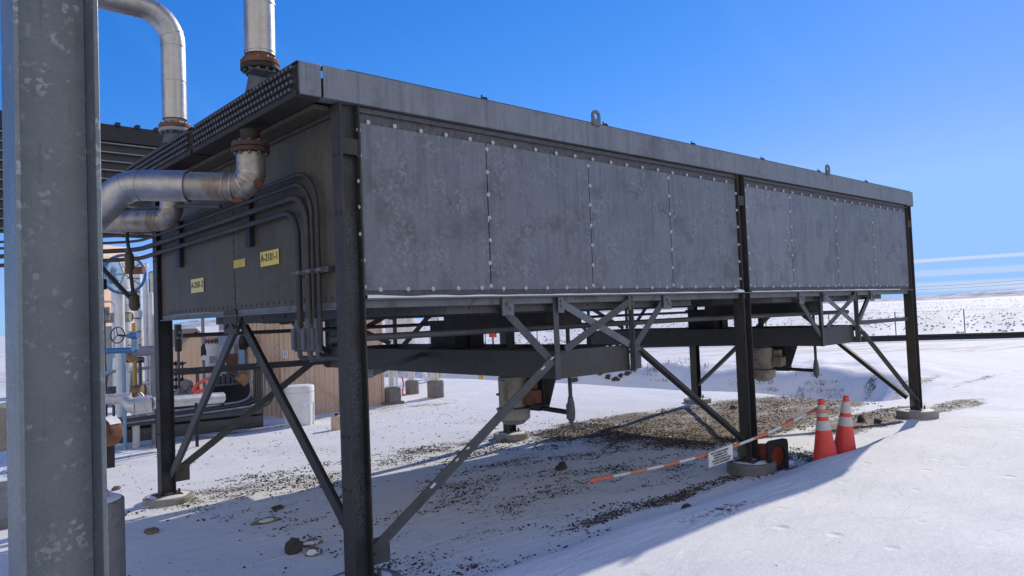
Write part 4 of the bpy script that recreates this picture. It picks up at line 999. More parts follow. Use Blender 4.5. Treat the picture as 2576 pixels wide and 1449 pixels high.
for k, (v0, v1) in enumerate(((726, 672), (731, 684))):
    a, b = P(2150, v0, 240), P(2900, v1, 130); pts = []
    for i in range(25):
        tt = i/24; q = a.lerp(b, tt); q.z -= 1.6*4*tt*(1-tt)*.6; pts.append(q)
    tag(MB().tube(pts, .030, 6).build('power_line', 'greyd', origin=pts[0]), ['upper thin power line sagging across the sky at right', 'lower thin power line sagging across the sky at right'][k][:], 'power line')
# yellow posts and red sign beyond the yard
def post(u, vb, vt, d, r, m, name, label, cat):
    q = P(u, vb, d); z = gz(q.x, q.y); top = P(u, vt, d).z
    o = MB().cyl((q.x, q.y, z-.05), (q.x, q.y, top), r, 14).lathe((q.x, q.y, top), [(r, 0), (r*.8, r*.5), (.0, r*.75)], 14).build(name, m, origin=(q.x, q.y, z), smooth=50)
    return tag(o, label, cat)
post(1102, 895, 800, 24, .07, 'yellow', 'yellow_bollard', 'yellow bollard beside the white standpipe, left of the dark bearing stand', 'bollard')
post(1207, 885, 800, 26, .085, 'yellow', 'yellow_bollard', 'thick yellow bollard nearest the little red sign', 'bollard')
q = P(1241, 880, 27); z = gz(q.x, q.y); t = thing('red_sign', (q.x, q.y, z), 'small red sign on a thin post beyond the yard', 'sign')
zt_ = P(1241, 842, 27).z; MB().cyl((q.x, q.y, z), (q.x, q.y, zt_), .04, 10).build('sign_post', 'wood', t)
e = CR*.14; MB().plate([V((q.x, q.y, zt_))-e-CF*.06-V((0,0,.09)), V((q.x, q.y, zt_))+e-CF*.06-V((0,0,.09)), V((q.x, q.y, zt_))+e-CF*.06+V((0,0,.09)), V((q.x, q.y, zt_))-e-CF*.06+V((0,0,.09))], CF, .01).build('sign_board', 'red', t)

# ------------------------------------------------------------------ tan shed, drum, piers by the shed
t = thing('tan_shed', (5.1, 11.3, gz(5.1, 11.3)), 'tan ribbed metal shed building seen under the cooler', 'shed')
sz0, sz1 = -.3, 2.75; sx0, sx1, sy0, sy1 = 3.95, 6.32, 9.80, 12.6
m = MB().box((sx0, sy0, sz0), (sx1, sy1, sz1))
n = 0; x = sx0+.06
while x < sx1-.05:
    m.box((x, sy0-.018, sz0), (x+.035, sy0-.0, sz1)); m.box((x+.10, sy0-.007, sz0), (x+.115, sy0, sz1)); x += .22
y = sy0+.08
while y < sy1: m.box((sx0-.018, y, sz0), (sx0, y+.035, sz1)); y += .22
for x in (sx0-.012, sx1-.028): m.box((x-.02, sy0-.025, sz0), (x+.04, sy0-.019, sz1))
m.build('wall', 'tan', t)
m = MB().add([(sx0-.15, sy0-.2, sz1), (sx1+.15, sy0-.2, sz1), (sx1+.15, sy1+.15, sz1+.35), (sx0-.15, sy1+.15, sz1+.35), (sx0-.15, sy0-.2, sz1+.06), (sx1+.15, sy0-.2, sz1+.06), (sx1+.15, sy1+.15, sz1+.41), (sx0-.15, sy1+.15, sz1+.41)], [(0,3,2,1),(4,5,6,7),(0,1,5,4),(1,2,6,5),(2,3,7,6),(3,0,4,7)]); m.build('roof', 'tand', t)
wa, wb = PY(815, 842, sy0), PY(838, 893, sy0); w_ = MB().box((wa.x-.03, sy0-.05, wb.z-.03), (wb.x+.25, sy0-.02, wb.z+.0)).box((wa.x-.03, sy0-.05, wb.z), (wa.x, sy0-.02, wa.z+.35)).box((wb.x+.22, sy0-.05, wb.z), (wb.x+.25, sy0-.02, wa.z+.35)).box((wa.x-.03, sy0-.05, wa.z+.35), (wb.x+.25, sy0-.02, wa.z+.38)).build('window_frame', 'white', t)
MB().box((wa.x, sy0-.03, wb.z), (wb.x+.22, sy0-.022, wa.z+.35)).build('window_pane', 'glass', w_)
na, nb = PY(679, 884, sy0), PY(687, 902, sy0)
for z in (.0,): MB().box((sx0+.02, sy0-.03, nb.z), (sx0+.02+.10, sy0-.026, na.z)).build('notice_plate', 'signwhite', t)
MB().box((sx0+.04, sy0-.0315, nb.z+.02), (sx0+.05, sy0-.0305, na.z-.02)).box((sx0+.065, sy0-.0315, nb.z+.03), (sx0+.10, sy0-.0305, nb.z+.045)).box((sx0+.065, sy0-.0315, nb.z+.07), (sx0+.10, sy0-.0305, nb.z+.085)).box((sx0+.065, sy0-.0315, nb.z+.11), (sx0+.10, sy0-.0305, nb.z+.125)).build('notice_marks', 'ink', t)
MB().tube(arc([PY(672, 872, sy0-.06), PY(775, 955, sy0-.07), PY(850, 1005, sy0-.04)], .3), .008, 6).build('cable', 'cable', t)
u0 = PZ(972, 1022, -.13); tag(MB().box((u0.x+.05, u0.y+.1, -.2), (u0.x+.55, u0.y+.3, gz(u0.x, u0.y)+.05)).build('timber_sleeper', 'wood', origin=(u0.x+.3, u0.y+.2, -.15), bevel=.01), 'short timber lying on snow at the shed corner', 'timber')
q = P(846, 1022, 12.9); t = thing('small_beige_drum', (q.x, q.y, gz(q.x, q.y)), 'small beige canister at foot of the tan shed', 'canister')
MB().lathe((q.x, q.y, gz(q.x, q.y)-.05), [(.09, 0), (.10, .03), (.10, .26), (.08, .29), (.02, .30)], 24).build('canister_body', 'tan', t, smooth=40); MB().cyl((q.x, q.y, gz(q.x, q.y)+.25), (q.x, q.y, gz(q.x, q.y)+.28), .035).build('cap', 'black', t)
# white overpack drum
q = PZ(779, 1058, -.13); q = V((q.x-.35, q.y-.3, 0)); dd = (q-CAM).dot(CF); z = gz(q.x, q.y); R_ = 35.5/F*dd; H_ = 103/F*dd
t = thing('white_drum', (q.x, q.y, z), 'white plastic overpack drum with screw lid before the shed', 'drum')
m = MB().lathe((q.x, q.y, z-.03), [(R_*.88, 0), (R_*.92, .02), (R_*.97, H_*.55), (R_*1.04, H_*.58), (R_*1.05, H_*.72), (R_*1.05, H_*.83), (R_*.98, H_*.84)], 40)
for k in range(10): a = 2*pi*k/10; m.bar((q.x+R_*.925*cos(a), q.y+R_*.925*sin(a), z), (q.x+R_*.975*cos(a), q.y+R_*.975*sin(a), z+H_*.53), .05, .02, (-sin(a), cos(a), 0))
m.build('drum_body', 'drum', t, smooth=35)
MB().lathe((q.x, q.y, z-.03+H_*.84), [(R_*1.03, 0), (R_*1.06, .01), (R_*1.06, H_*.12), (R_*1.02, H_*.15), (R_*.9, H_*.16), (0, H_*.165)], 40).build('drum_lid', 'drum', t, smooth=35)
# concrete blocks with white steel legs beyond the shed
for (u, v0, v1, w, d, lb, rnd_) in ((986, 1003, 975, 17, 16.6, 'square grey concrete block against the shed corner carrying a white leg', 0), (1037, 980, 958, 17, 18.6, 'grey concrete footing with orange rope, left of the round one', 1), (1096, 982, 958, 21, 17.6, 'round concrete footing carrying a white leg, right of shed', 1)):
    q = P(u, v0, d); r = w/F*d; top = P(u, v1, d).z; z = gz(q.x, q.y)
    m = MB()
    if rnd_: m.cyl((q.x, q.y, z-.3), (q.x, q.y, top), r, 36)
    else: m.box((q.x-r, q.y-r, z-.3), (q.x+r, q.y+r, top))
    tag(m.build('concrete_footing', 'concrete_dark', origin=(q.x, q.y, z), smooth=40, bevel=.012), lb, 'concrete footing')
    t = thing('white_steel_leg', (q.x, q.y, top), {986: 'white steel leg standing on the square concrete block', 1037: 'white steel leg on the footing with orange rope', 1096: 'white steel leg and tank support on the right-hand footing'}[u], 'steel leg')
    MB().cyl((q.x, q.y, top+.015), (q.x, q.y, top+2.6), r*.42, 16).build('leg_shaft', 'white', t, smooth=50); MB().box((q.x-r*.6, q.y-r*.6, top), (q.x+r*.6, q.y+r*.6, top+.015)).build('base_plate', 'grey', t)
q = P(1012, 985, 18.4); tag(MB().tube(catmull([V((q.x, q.y, gz(q.x, q.y)+.45)), V((q.x+.04, q.y, gz(q.x, q.y)+.28)), V((q.x-.03, q.y-.05, gz(q.x, q.y)+.05)), V((q.x+.02, q.y-.1, gz(q.x, q.y)+.01))]), .02, 8).build('orange_rope', 'hose', origin=(q.x, q.y, gz(q.x, q.y)), smooth=60), 'orange rope hanging at the grey concrete footing', 'rope')
q = P(1075, 850, 21); z = gz(q.x, q.y)
t = thing('white_separator_tank', (q.x, q.y, z), 'white upright tank behind the shed seen through the hanger truss', 'tank')
a_ = P(1062, 800, 20.5); MB().lathe((a_.x-.55, a_.y+.25, z+.9), [(.02, 0), (.38, .12), (.42, .25), (.42, 2.2), (.38, 2.35), (.02, 2.48)], 32).build('tank_shell', 'white', t, smooth=40)
m = MB()
for dx, dy in ((-.3, 0), (.3, 0), (0, .3), (0, -.3)): m.cyl((a_.x-.55+dx, a_.y+.25+dy, z-.1), (a_.x-.55+dx, a_.y+.25+dy, z+1.2), .035, 10)
m.build('tank_legs', 'white', t)
q = P(1088, 890, 22.5); z = gz(q.x, q.y); t = thing('white_standpipe', (q.x, q.y, z), 'white standpipe with slanting brace next to a yellow bollard', 'standpipe')
MB().cyl((q.x, q.y, z-.05), (q.x, q.y, z+1.5), .10, 18).build('pipe_shaft', 'white', t, smooth=50); MB().tube([(q.x-.15, q.y+.1, z), (q.x-.5, q.y+.3, z+1.2)], .07, 12).build('pipe_brace', 'drum', t, smooth=50)
q = P(880, 1030, 13.0)

# ------------------------------------------------------------------ process plant at the left
def gthing(name, u, v, d, label, cat, group=None):
    q = P(u, v, d); return thing(name, (q.x, q.y, gz(q.x, q.y)), label, cat, group), q
# open shelter above
SY = 14.0
t = thing('steel_shelter', PY(300, 600, SY), 'dark steel shelter with horizontal girts behind the silver pipes', 'shelter')
xa, xb = PY(60, 450, SY).x-2, PY(640, 450, SY).x+1.0
zs0, zs1 = PY(300, 597, SY).z, PY(330, 322, SY).z
m = MB().box((xa, SY, zs0), (xb, SY+.02, zs1))
m.build('cladding', 'shelter', t)
m = MB().box((xa, SY-.08, zs1-.38), (xb, SY-.001, zs1)); x = xa
while x < xb: m.box((x, SY-.13, zs1-.03), (x+.09, SY+.05, zs1+.06)); x += .42
m.build('roof_edge', 'black', t)
for k in range(11):
    z = zs1-.44-k*.205
    if z < zs0: break
    MB().box((xa, SY-.11, z), (xb, SY-.002, z+.008)).box((xa, SY-.113, z-.012), (xb, SY-.1105, z+.010)).build('girt', 'grey', t)
for x in (xa+.3, (xa+xb)/2-1.4, xb-.2): MB().hsec((x, SY+.2), -.2, zs0, .2, .2, .012, .01).build('shelter_column', 'white', t)
# white tanks and risers
def vessel(u0, u1, vt, vb, d, name, label, cat, m='white', dome=True, group=None, seams=2):
    t, q = gthing(name, (u0+u1)/2, vb, d, label, cat, group); r = (u1-u0)/2/F*d; z0 = min(gz(q.x, q.y)-.1, P((u0+u1)/2, vb, d).z); z1 = P((u0+u1)/2, vt, d).z
    pr = [(r, z0), (r, z1-(r*.5 if dome else 0))]+([(r*.9, z1-r*.25), (r*.6, z1-.06*r), (.0, z1)] if dome else [(r*.98, z1), (0, z1+.001)])
    MB().lathe((q.x, q.y, 0), pr, 32).build('shell', m, t, smooth=40)
    for k in range(seams): 
        z = z0+(z1-z0)*(k+1)/(seams+1); MB().lathe((q.x, q.y, z), [(r-.003, 0), (r+.006, .002), (r+.006, .03), (r-.003, .032)], 32).build('seam_ring', m, t, smooth=40)
    return t, q, r, z0, z1
vessel(288, 336, 690, 1010, 17, 'white_tank', 'wide white upright tank behind the blue handwheel valve', 'tank', seams=3)
t, q, r, z0, z1 = vessel(343, 362, 640, 1000, 15.5, 'white_riser', 'white vertical riser pipe with rungs left of the rear cooler column', 'pipe', seams=3)
for k in range(12): MB().bar((q.x-.22, q.y-.05, z1-.5-k*.28), (q.x+.02, q.y-.1, z1-.5-k*.28), .02, .02).build('rung', 'greyd', t)
vessel(366, 377, 700, 1020, 15, 'white_riser', 'slim white riser pipe between two thicker ones', 'pipe', seams=2)
vessel(379, 391, 735, 1030, 14.8, 'white_riser', 'white riser pipe touching the rear cooler column edge', 'pipe', seams=2)
t, q, r, z0, z1 = vessel(375, 396, 682, 720, 15.2, 'silver_elbow_drum', 'stubby silver drum near the top of the white risers', 'drum', 'clad', seams=1)
vessel(236, 264, 905, 1010, 13.6, 'ribbed_white_tank', 'ribbed white tank just right of the galvanised post', 'tank', 'white', False, None, 3)
t, q, r, z0, z1 = vessel(268, 300, 820, 1010, 18.5, 'grey_building_panel', 'grey box cabinet behind the blue pipe', 'cabinet', 'grey', False, None, 1)
# sloped beige gable of a far building seen in the gap
t, q = gthing('beige_building', 300, 700, 30, 'far beige building gable seen in the gap under the shelter', 'building')
a, b_, c_, d_ = P(225, 618, 30), P(318, 620, 30), P(335, 650, 30), P(225, 700, 30)
MB().plate([P(225, 1000, 30), P(338, 1000, 30), P(338, 650, 30), P(318, 622, 30), P(225, 620, 30)][::-1], -CF*1.0, .0+4.0).build('wall', 'tan', t)
# handwheel valve
t, q = gthing('handwheel_valve', 305, 720, 12.2, 'big gate valve with large blue handwheel behind the conduit loop', 'valve')
wc = P(312, 690, 12.2); wa_ = (CR*.45-CF*.89).normalized()
MB().torus(wc, .315, .024, wa_, 44, 10).build('handwheel', 'blue', t, smooth=60)
m = MB(); x_ = wa_.orthogonal().normalized(); y_ = wa_.cross(x_)
for k in range(5): d = x_*cos(k*1.2566+.5)+y_*sin(k*1.2566+.5); m.tube([wc+wa_*.04, wc+d*.31], .014, 8)
m.build('wheel_spoke', 'bluepale', t, smooth=60)
fl = P(283, 690, 12.4); ax_ = CR
MB().lathe(fl-ax_*.22, [(.12, 0), (.17, .02), (.17, .06), (.14, .07), (.14, .11), (.24, .115), (.24, .165), (.20, .17), (.20, .2), (.24, .205), (.24, .255), (.16, .26), (.10, .33)], 28, ax_).build('valve_body', 'bluepale', t, smooth=35)
MB().tube([P(318, 681, 11.9), P(362, 680, 11.9)], .06, 20).build('actuator_cylinder', 'rust', t, smooth=50)
MB().cyl(P(300, 735, 12.4), V((P(300, 735, 12.4).x, P(300, 735, 12.4).y, -.2)), .075, 18).build('valve_stand', 'white', t, smooth=50)
MB().tube(arc([P(235, 705, 12.6), P(262, 702, 12.6), P(275, 694, 12.5)], .1), .10, 18).build('valve_pipe', 'motor', t, smooth=50)
# small black wheel valve on the blue line
t, q = gthing('wheel_valve', 320, 850, 11.6, 'small valve with thin black handwheel and blue bonnet', 'valve')
wc = P(296, 843, 11.6); wa_ = (CR*.93-CF*.35).normalized()
m = MB().torus(wc, .125, .010, wa_, 36, 8); x_ = wa_.orthogonal().normalized(); y_ = wa_.cross(x_)
for k in range(3): d = x_*cos(k*2.094)+y_*sin(k*2.094); m.tube([wc, wc+d*.12], .007, 6)
m.build('handwheel', 'black', t, smooth=60)
MB().tube([wc, P(322, 845, 11.6)], .014, 8).build('stem', 'black', t); MB().tube([P(320, 845, 11.6), P(326, 845, 11.6), P(330, 844, 11.6), P(346, 843, 11.6)], [.03, .045, .05, .05], 14).build('bonnet', 'blue', t, smooth=50)
MB().tube([P(338, 850, 11.6), P(338, 880, 11.7)], .05, 14).build('valve_neck', 'bluepale', t, smooth=50)
# blue line and grey header
t, q = gthing('blue_pipe', 305, 882, 11.7, 'bright blue horizontal pipe capped at its right end', 'pipe')
MB().tube([P(225, 885, 11.7), P(345, 880, 11.7), P(347, 880, 11.7)], [.046, .046, .03], 18).build('pipe_run', 'blue', t, smooth=50)
x_ = P(310, 890, 11.7); MB().cyl((x_.x, x_.y, -.2), (x_.x, x_.y, x_.z), .028, 10).build('pipe_stanchion', 'bluepale', t)
t, q = gthing('grey_header_pipe', 372, 882, 12.0, 'thick grey horizontal pipe continuing right from the blue one', 'pipe')
MB().tube([P(338, 884, 12.1), P(420, 880, 12.1)], .085, 22).build('pipe_run', 'grey', t, smooth=50)
m = MB()
for k in range(5): m.torus(P(318+k*5, 898, 12.2), .085, .012, CR, 20, 6)
m.build('coupling_rings', 'bronze', t)
x_ = P(385, 890, 12.1); MB().cyl((x_.x, x_.y, -.2), (x_.x, x_.y, x_.z), .05, 12).build('pipe_stanchion', 'grey', t)
t, q = gthing('curved_blue_pipe', 255, 960, 11.2, 'thin blue pipe bent like a hook beside the galvanised post', 'pipe')
MB().tube(arc([P(282, 890, 11.2), P(278, 930, 11.2), P(245, 958, 11.2), P(225, 962, 11.2)], .25), .022, 10).build('pipe_run', 'bluepale', t, smooth=50); MB().tube([P(262, 946, 11.2), P(243, 912, 11.2)], .014, 8).build('pipe_branch', 'bluepale', t)
x_ = P(228, 962, 11.2); MB().cyl((x_.x, x_.y, -.2), (x_.x, x_.y, x_.z), .02, 8).build('pipe_leg', 'bluepale', t)
t, q = gthing('yellow_marker_post', 339, 940, 13, 'yellow painted pipe post between white tank and riser', 'post'); 
MB().cyl((q.x, q.y, -.2), (q.x, q.y, P(339, 812, 13).z), .036, 14).build('post_shaft', 'yellow', t, smooth=50); MB().bar(P(337, 848, 12.9), P(352, 846, 12.9), .02, .02).build('bracket', 'greyd', t)
t, q = gthing('bronze_valve', 345, 990, 11.8, 'round bronze valve body above the silver pipes', 'valve')
MB().lathe(P(330, 985, 11.9), [(.06, 0), (.10, .02), (.11, .1), (.085, .14), (.12, .16), (.12, .2), (.06, .21)], 24, CR).build('valve_body', 'bronze', t, smooth=40); MB().tube([P(350, 990, 11.7), P(376, 1020, 11.7)], .04, 14).build('valve_lever', 'clad', t, smooth=50)
x_ = P(340, 995, 11.9); MB().cyl((x_.x, x_.y, -.2), (x_.x, x_.y, x_.z), .06, 14).build('valve_leg', 'white', t, smooth=50)
# silver horizontal run with a fat section
t, q = gthing('insulated_ground_pipe', 340, 1030, 11.3, 'low silver insulated pipe with a fatter middle section near ground', 'pipe')
MB().tube([P(215, 1008, 11.3), P(330, 1000, 11.5)], .078, 24).build('cladding', 'clad_bright', t, smooth=50)
MB().tube([P(318, 1010, 11.3), P(332, 1022, 11.2), P(345, 1021, 11.2)], .10, 24).build('elbow', 'clad_bright', t, smooth=50)
MB().tube([P(340, 1021, 11.2), P(382, 1016, 11.3)], .135, 28).build('cladding', 'clad_bright', t, smooth=50)
MB().tube([P(382, 1014, 11.3), P(560, 1000, 12.3)], .09, 24).build('cladding', 'clad_bright', t, smooth=50)
m = MB()
for u in (345, 378, 290, 262): m.torus(P(u, 1021 if u > 320 else 1005, 11.25), .137 if u > 320 else .08, .006, CR, 28, 6)
m.build('seam_bands', 'clad_bright', t, smooth=50)
for u in (270, 400, 500): x_ = P(u, 1015, 11.6); MB().box((x_.x-.02, x_.y+.1, -.2), (x_.x+.02, x_.y+.14, x_.z)).build('pipe_support', 'black', t)
# rusty capped vessel
t, q = gthing('rusty_vessel', 270, 1112, 10.2, 'rust-brown capped vessel with snow on top beside the post', 'vessel')
a = P(250, 1092, 10.0); ax_ = (V((.86, .51, 0))).normalized(); 
MB().lathe(a, [(.02, -.03), (.14, -.025), (.185, 0), (.195, .02), (.195, .20), (.15, .26), (.05, .29)], 32, ax_).build('vessel_shell', 'rust', t, smooth=35)
m = MB(); boltring(m, a, .155, ax_, 12, .09); m.build('cap_bolts', 'brace_pale', t)
m = MB(); vs = []; n, k_ = 10, 8; sd = V((-ax_.y, ax_.x, 0))
for i in range(n+1):
    for j in range(k_+1):
        an = (j/k_-.5)*1.9; rr = .196+.03*cos(an*.82)*(.6+.4*abs(nz(i*.6, j*.6, 1))); vs.append(a+ax_*(.02+.19*i/n)+sd*(rr*sin(an))+V((0,0,rr*cos(an))))
m.add(vs, [(i*(k_+1)+j, (i+1)*(k_+1)+j, (i+1)*(k_+1)+j+1, i*(k_+1)+j+1) for i in range(n) for j in range(k_)]).build('snow_cap', 'snow', t, smooth=80)
MB().box((a.x+.12, a.y+.15, gz(a.x, a.y)-.1), (a.x+.22, a.y+.35, a.z-.12)).build('saddle', 'black', t)
t2 = tag(MB().lathe(P(-5, 1080, 9), [(.02, -.03), (.26, 0), (.28, .03), (.28, .6), (.2, .7)], 32, V((.3, .95, 0))).build('rusty_vessel', 'motor', origin=P(-5, 1130, 9), smooth=40), 'pale rusty vessel peeking out left of the galvanised post', 'vessel')
tag(MB().box((P(-60, 1250, 7).x, P(-60, 1250, 7).y, gz(-3.4, 2)), (P(-60, 1250, 7).x+.9, P(-60, 1250, 7).y+2.2, gz(-3.4, 2)+.12)).build('steel_grating', 'brace_pale', origin=P(-40, 1260, 7), bevel=.005), 'low grating platform left of the galvanised post', 'grating')
# skid with rails and conduits
t = thing('equipment_skid', (1.8, 9.6, -.13), 'dark steel skid base with rails and conduit runs on snow', 'skid')
k0, k1 = P(286, 1108, 11.55), P(700, 1052, 13.6)
def zat(u, v, d): return P(u, v, d)
for (ua, va, ub, vb, h, nm, mm) in ((300, 1092, 662, 1052, .10, 'skid_beam', 'brace'), (300, 1066, 662, 1030, .13, 'skid_beam', 'greyd'), (300, 1108, 662, 1064, .09, 'skid_beam', 'darkplain')):
    a, b = P(ua, va, 11.7), P(ub, vb, 13.3); MB().channel(a, b, h, .07, .012, (b-a).cross(V((0,0,1))).normalized()*-1).build(nm, mm, t)
a, b = P(290, 1084, 11.9), P(662, 1044, 13.5); MB().bar(a, b, .01, .42).build('skid_side', 'black', t)
for k in range(4):
    a, b = P(305, 1052+k*7, 11.65), P(600+k*12, 1012+k*6, 13.1); up_ = b+V((.18, .1, .0))
    pts = arc([a, b, up_+V((.1+k*.05, 0, .05)), up_+V((.12+k*.06, .1, .75))], .25, 8)
    MB().tube(pts, .022-.003*(k % 2), 10).build('skid_conduit', 'brace' if k % 2 else 'grey', t, smooth=50)
for u in (395, 470, 560): a = P(u, 1060-(u-300)*.1, 11.7+(u-300)*.0044); MB().box((a.x-.025, a.y-.0, a.z-.02), (a.x+.025, a.y+.03, a.z+.16)).build('skid_post', 'black', t)
# engine block on skid
t = thing('engine_block', P(590, 1010, 14.0), 'dark engine compartment on the skid under the apex brace', 'engine')
a, b = P(520, 1020, 13.6), P(655, 950, 13.9)
MB().box((a.x, a.y, a.z-.1), (b.x, b.y+.5, P(590, 968, 13.8).z)).build('engine_case', 'black', t, bevel=.02)
m = MB()
for k in range(7): u = 545+k*13; m.box((P(u, 960, 13.7).x, P(u, 960, 13.7).y-.02, P(u, 968, 13.7).z), (P(u, 960, 13.7).x+.06, P(u, 960, 13.7).y+.25, P(u, 940+(k*7) % 13, 13.7).z))
m.build('engine_fittings', 'greyd', t, bevel=.008)
MB().tube([P(530, 972, 13.6), P(650, 960, 13.8)], .02, 8).build('engine_rail', 'brace_pale', t)
MB().blob(P(612, 950, 13.5), (.12, .1, .16), 4, .3).build('turbo', 'bronze', t, smooth=40)
for k in range(4): MB().tube(arc([P(640+k*6, 925, 13.4), P(640+k*6, 1000, 13.4), P(620+k*6, 1015, 13.3)], .1), .022, 10).build('riser_conduit', 'brace', t, smooth=50)
MB().bar(P(520, 932, 13.2), P(660, 920, 13.4), .05, .10).build('pipe_rack_beam', 'greyd', t)
# grey enclosure behind
t, q = gthing('grey_enclosure', 620, 960, 16, 'blue-grey sheet metal enclosure with snow on its roof', 'enclosure')
a, b = P(590, 940, 16), P(668, 940, 16.6)
z1 = P(625, 838, 16).z; m = MB().box((a.x, a.y, -.3), (b.x, a.y+1.6, z1-.25)); m.add([(a.x, a.y, z1-.25), (b.x, a.y, z1-.25), (b.x, a.y+1.6, z1-.25), (a.x, a.y+1.6, z1-.25), (a.x+.25, a.y+.2, z1), (b.x-.2, a.y+.2, z1), (b.x-.2, a.y+1.4, z1), (a.x+.25, a.y+1.4, z1)], [(4,5,6,7),(0,1,5,4),(1,2,6,5),(2,3,7,6),(3,0,4,7)]); m.build('enclosure_shell', 'grey', t)
MB().box((a.x+.2, a.y+.15, z1+.002), (b.x-.15, a.y+1.45, z1+.08)).build('snow_cap', 'snow', t, bevel=.03)
m = MB(); w_ = P(604, 862, 15.6); m.lathe(w_, [(.10, 0), (.16, .03), (.16, .12), (.08, .14)], 20, CR).box((w_.x+.1, w_.y-.05, w_.z-.1), (w_.x+.3, w_.y+.1, w_.z+.12)).build('blower', 'black', t, smooth=40)
t, q = gthing('pale_blue_standpipe', 609, 950, 14.6, 'pale blue upright pipe in front of the grey enclosure', 'standpipe')
MB().cyl((q.x, q.y, -.2), (q.x, q.y, P(606, 880, 14.6).z), .055, 18).build('pipe_shaft', 'bluepale', t, smooth=50)
# rust standpipes
t, q = gthing('rust_red_column', 585, 960, 15, 'rust red upright pipe left of the pale blue one', 'standpipe'); MB().cyl((q.x, q.y, -.2), (q.x, q.y, P(585, 890, 15).z), .11, 18).build('pipe_shaft', 'rust', t, smooth=50)
# white filter vessel
t, q, r, z0, z1 = vessel(514, 548, 862, 935, 14.8, 'white_filter_vessel', 'white filter vessel with bolted lid near the gable hut', 'vessel', 'white', False, None, 2)
m = MB(); flange(m, (q.x, q.y, z1+.002), r*1.12, (0,0,1), .05); m.build('lid_flange', 'rust', t, smooth=40); m = MB(); boltring(m, (q.x, q.y, z1+.03), r*1.0, (0,0,1), 14, .11); m.build('lid_bolts', 'brace_pale', t)
e = P(536, 905, 14.5); MB().plate([e-CR*.07-CU*.07, e+CR*.07-CU*.07, e+CR*.07+CU*.07, e-CR*.07+CU*.07], CF, .02).build('data_plate', 'grey', t)
t, q, r, z0, z1 = vessel(552, 575, 780, 850, 19, 'grey_vent_stack', 'grey vertical stack rising behind the white filter vessel', 'stack', 'grey', False)
t, q = gthing('thin_grey_stack', 512, 900, 14.2, 'thin grey standpipe in front of the gable hut', 'standpipe'); MB().cyl((q.x, q.y, -.2), (q.x, q.y, P(512, 795, 14.2).z), .03, 12).build('pipe_shaft', 'grey', t, smooth=50)
m = MB().blob(P(512, 885, 14.1), (.05, .05, .16), 8, .3); m.build('valve_cluster', 'black', t, smooth=40); m = MB().cyl(P(513, 900, 13.9), P(513, 900, 14.1), .05, 20); m.build('gauge', 'signwhite', t, smooth=40)
# pump on the skid
t, q = gthing('beige_pump', 465, 1010, 13, 'cluttered grey-brown pump behind the rear left column', 'pump')
m = MB(); rnd = random.Random(3)
for k in range(9): e = P(448+rnd.random()*46, 975+rnd.random()*45, 13+rnd.random()*.4); m.lathe(e, [(.03, 0), (.08+rnd.random()*.05, .02), (.09+rnd.random()*.04, .12), (.04, .18)], 16, (rnd.uniform(-1,1), rnd.uniform(-.4,.4), rnd.uniform(-.6,.6)))
m.build('pump_casing', 'motor', t, smooth=40); e = P(468, 1015, 13.1); MB().box((e.x-.35, e.y-.1, -.2), (e.x+.35, e.y+.3, e.z)).build('pump_base', 'darkplain', t, bevel=.01)
m = MB()
for k in range(6): m.tube([P(448+k*9, 1000-(k*13) % 21, 12.9), P(456+k*9, 975+(k*7) % 17, 12.9)], .018, 8)
m.build('pump_tubing', 'brace_pale', t, smooth=50)
# dark valve rack left of hut
t, q = gthing('black_valve_rack', 449, 985, 15, 'black rack of small valves between rear column and hut', 'valve rack')
m = MB()
for k in range(3): m.cyl(P(443+k*8, 1000, 15), P(443+k*8, 908, 15), .014, 8)
for k in range(6): m.bar(P(438, 915+k*14, 15), P(468, 913+k*14, 15), .04, .03)
for k in range(12): m.blob(P(442+(k % 3)*8, 915+(k//3)*20, 14.9), (.05, .05, .045), k, .3, 1)
m.build('rack_frame', 'black', t)
t, q = gthing('blue_yellow_box', 500, 960, 13.2, 'flat control box with blue top half and yellow lower half', 'control box')
e = P(485, 935, 13.2); f_ = P(516, 925, 13.2); MB().box((e.x, e.y, e.z), (f_.x, e.y+.15, P(500, 927, 13.2).z)).build('box_top', 'bluepale', t); MB().box((e.x, e.y-.0, P(500, 937, 13.2).z), (f_.x, e.y+.15, e.z-.002)).build('box_bottom', 'yellow', t)
MB().cyl((e.x+.1, e.y+.07, -.2), (e.x+.1, e.y+.07, P(500, 938, 13.2).z), .03, 10).build('box_stand', 'greyd', t)
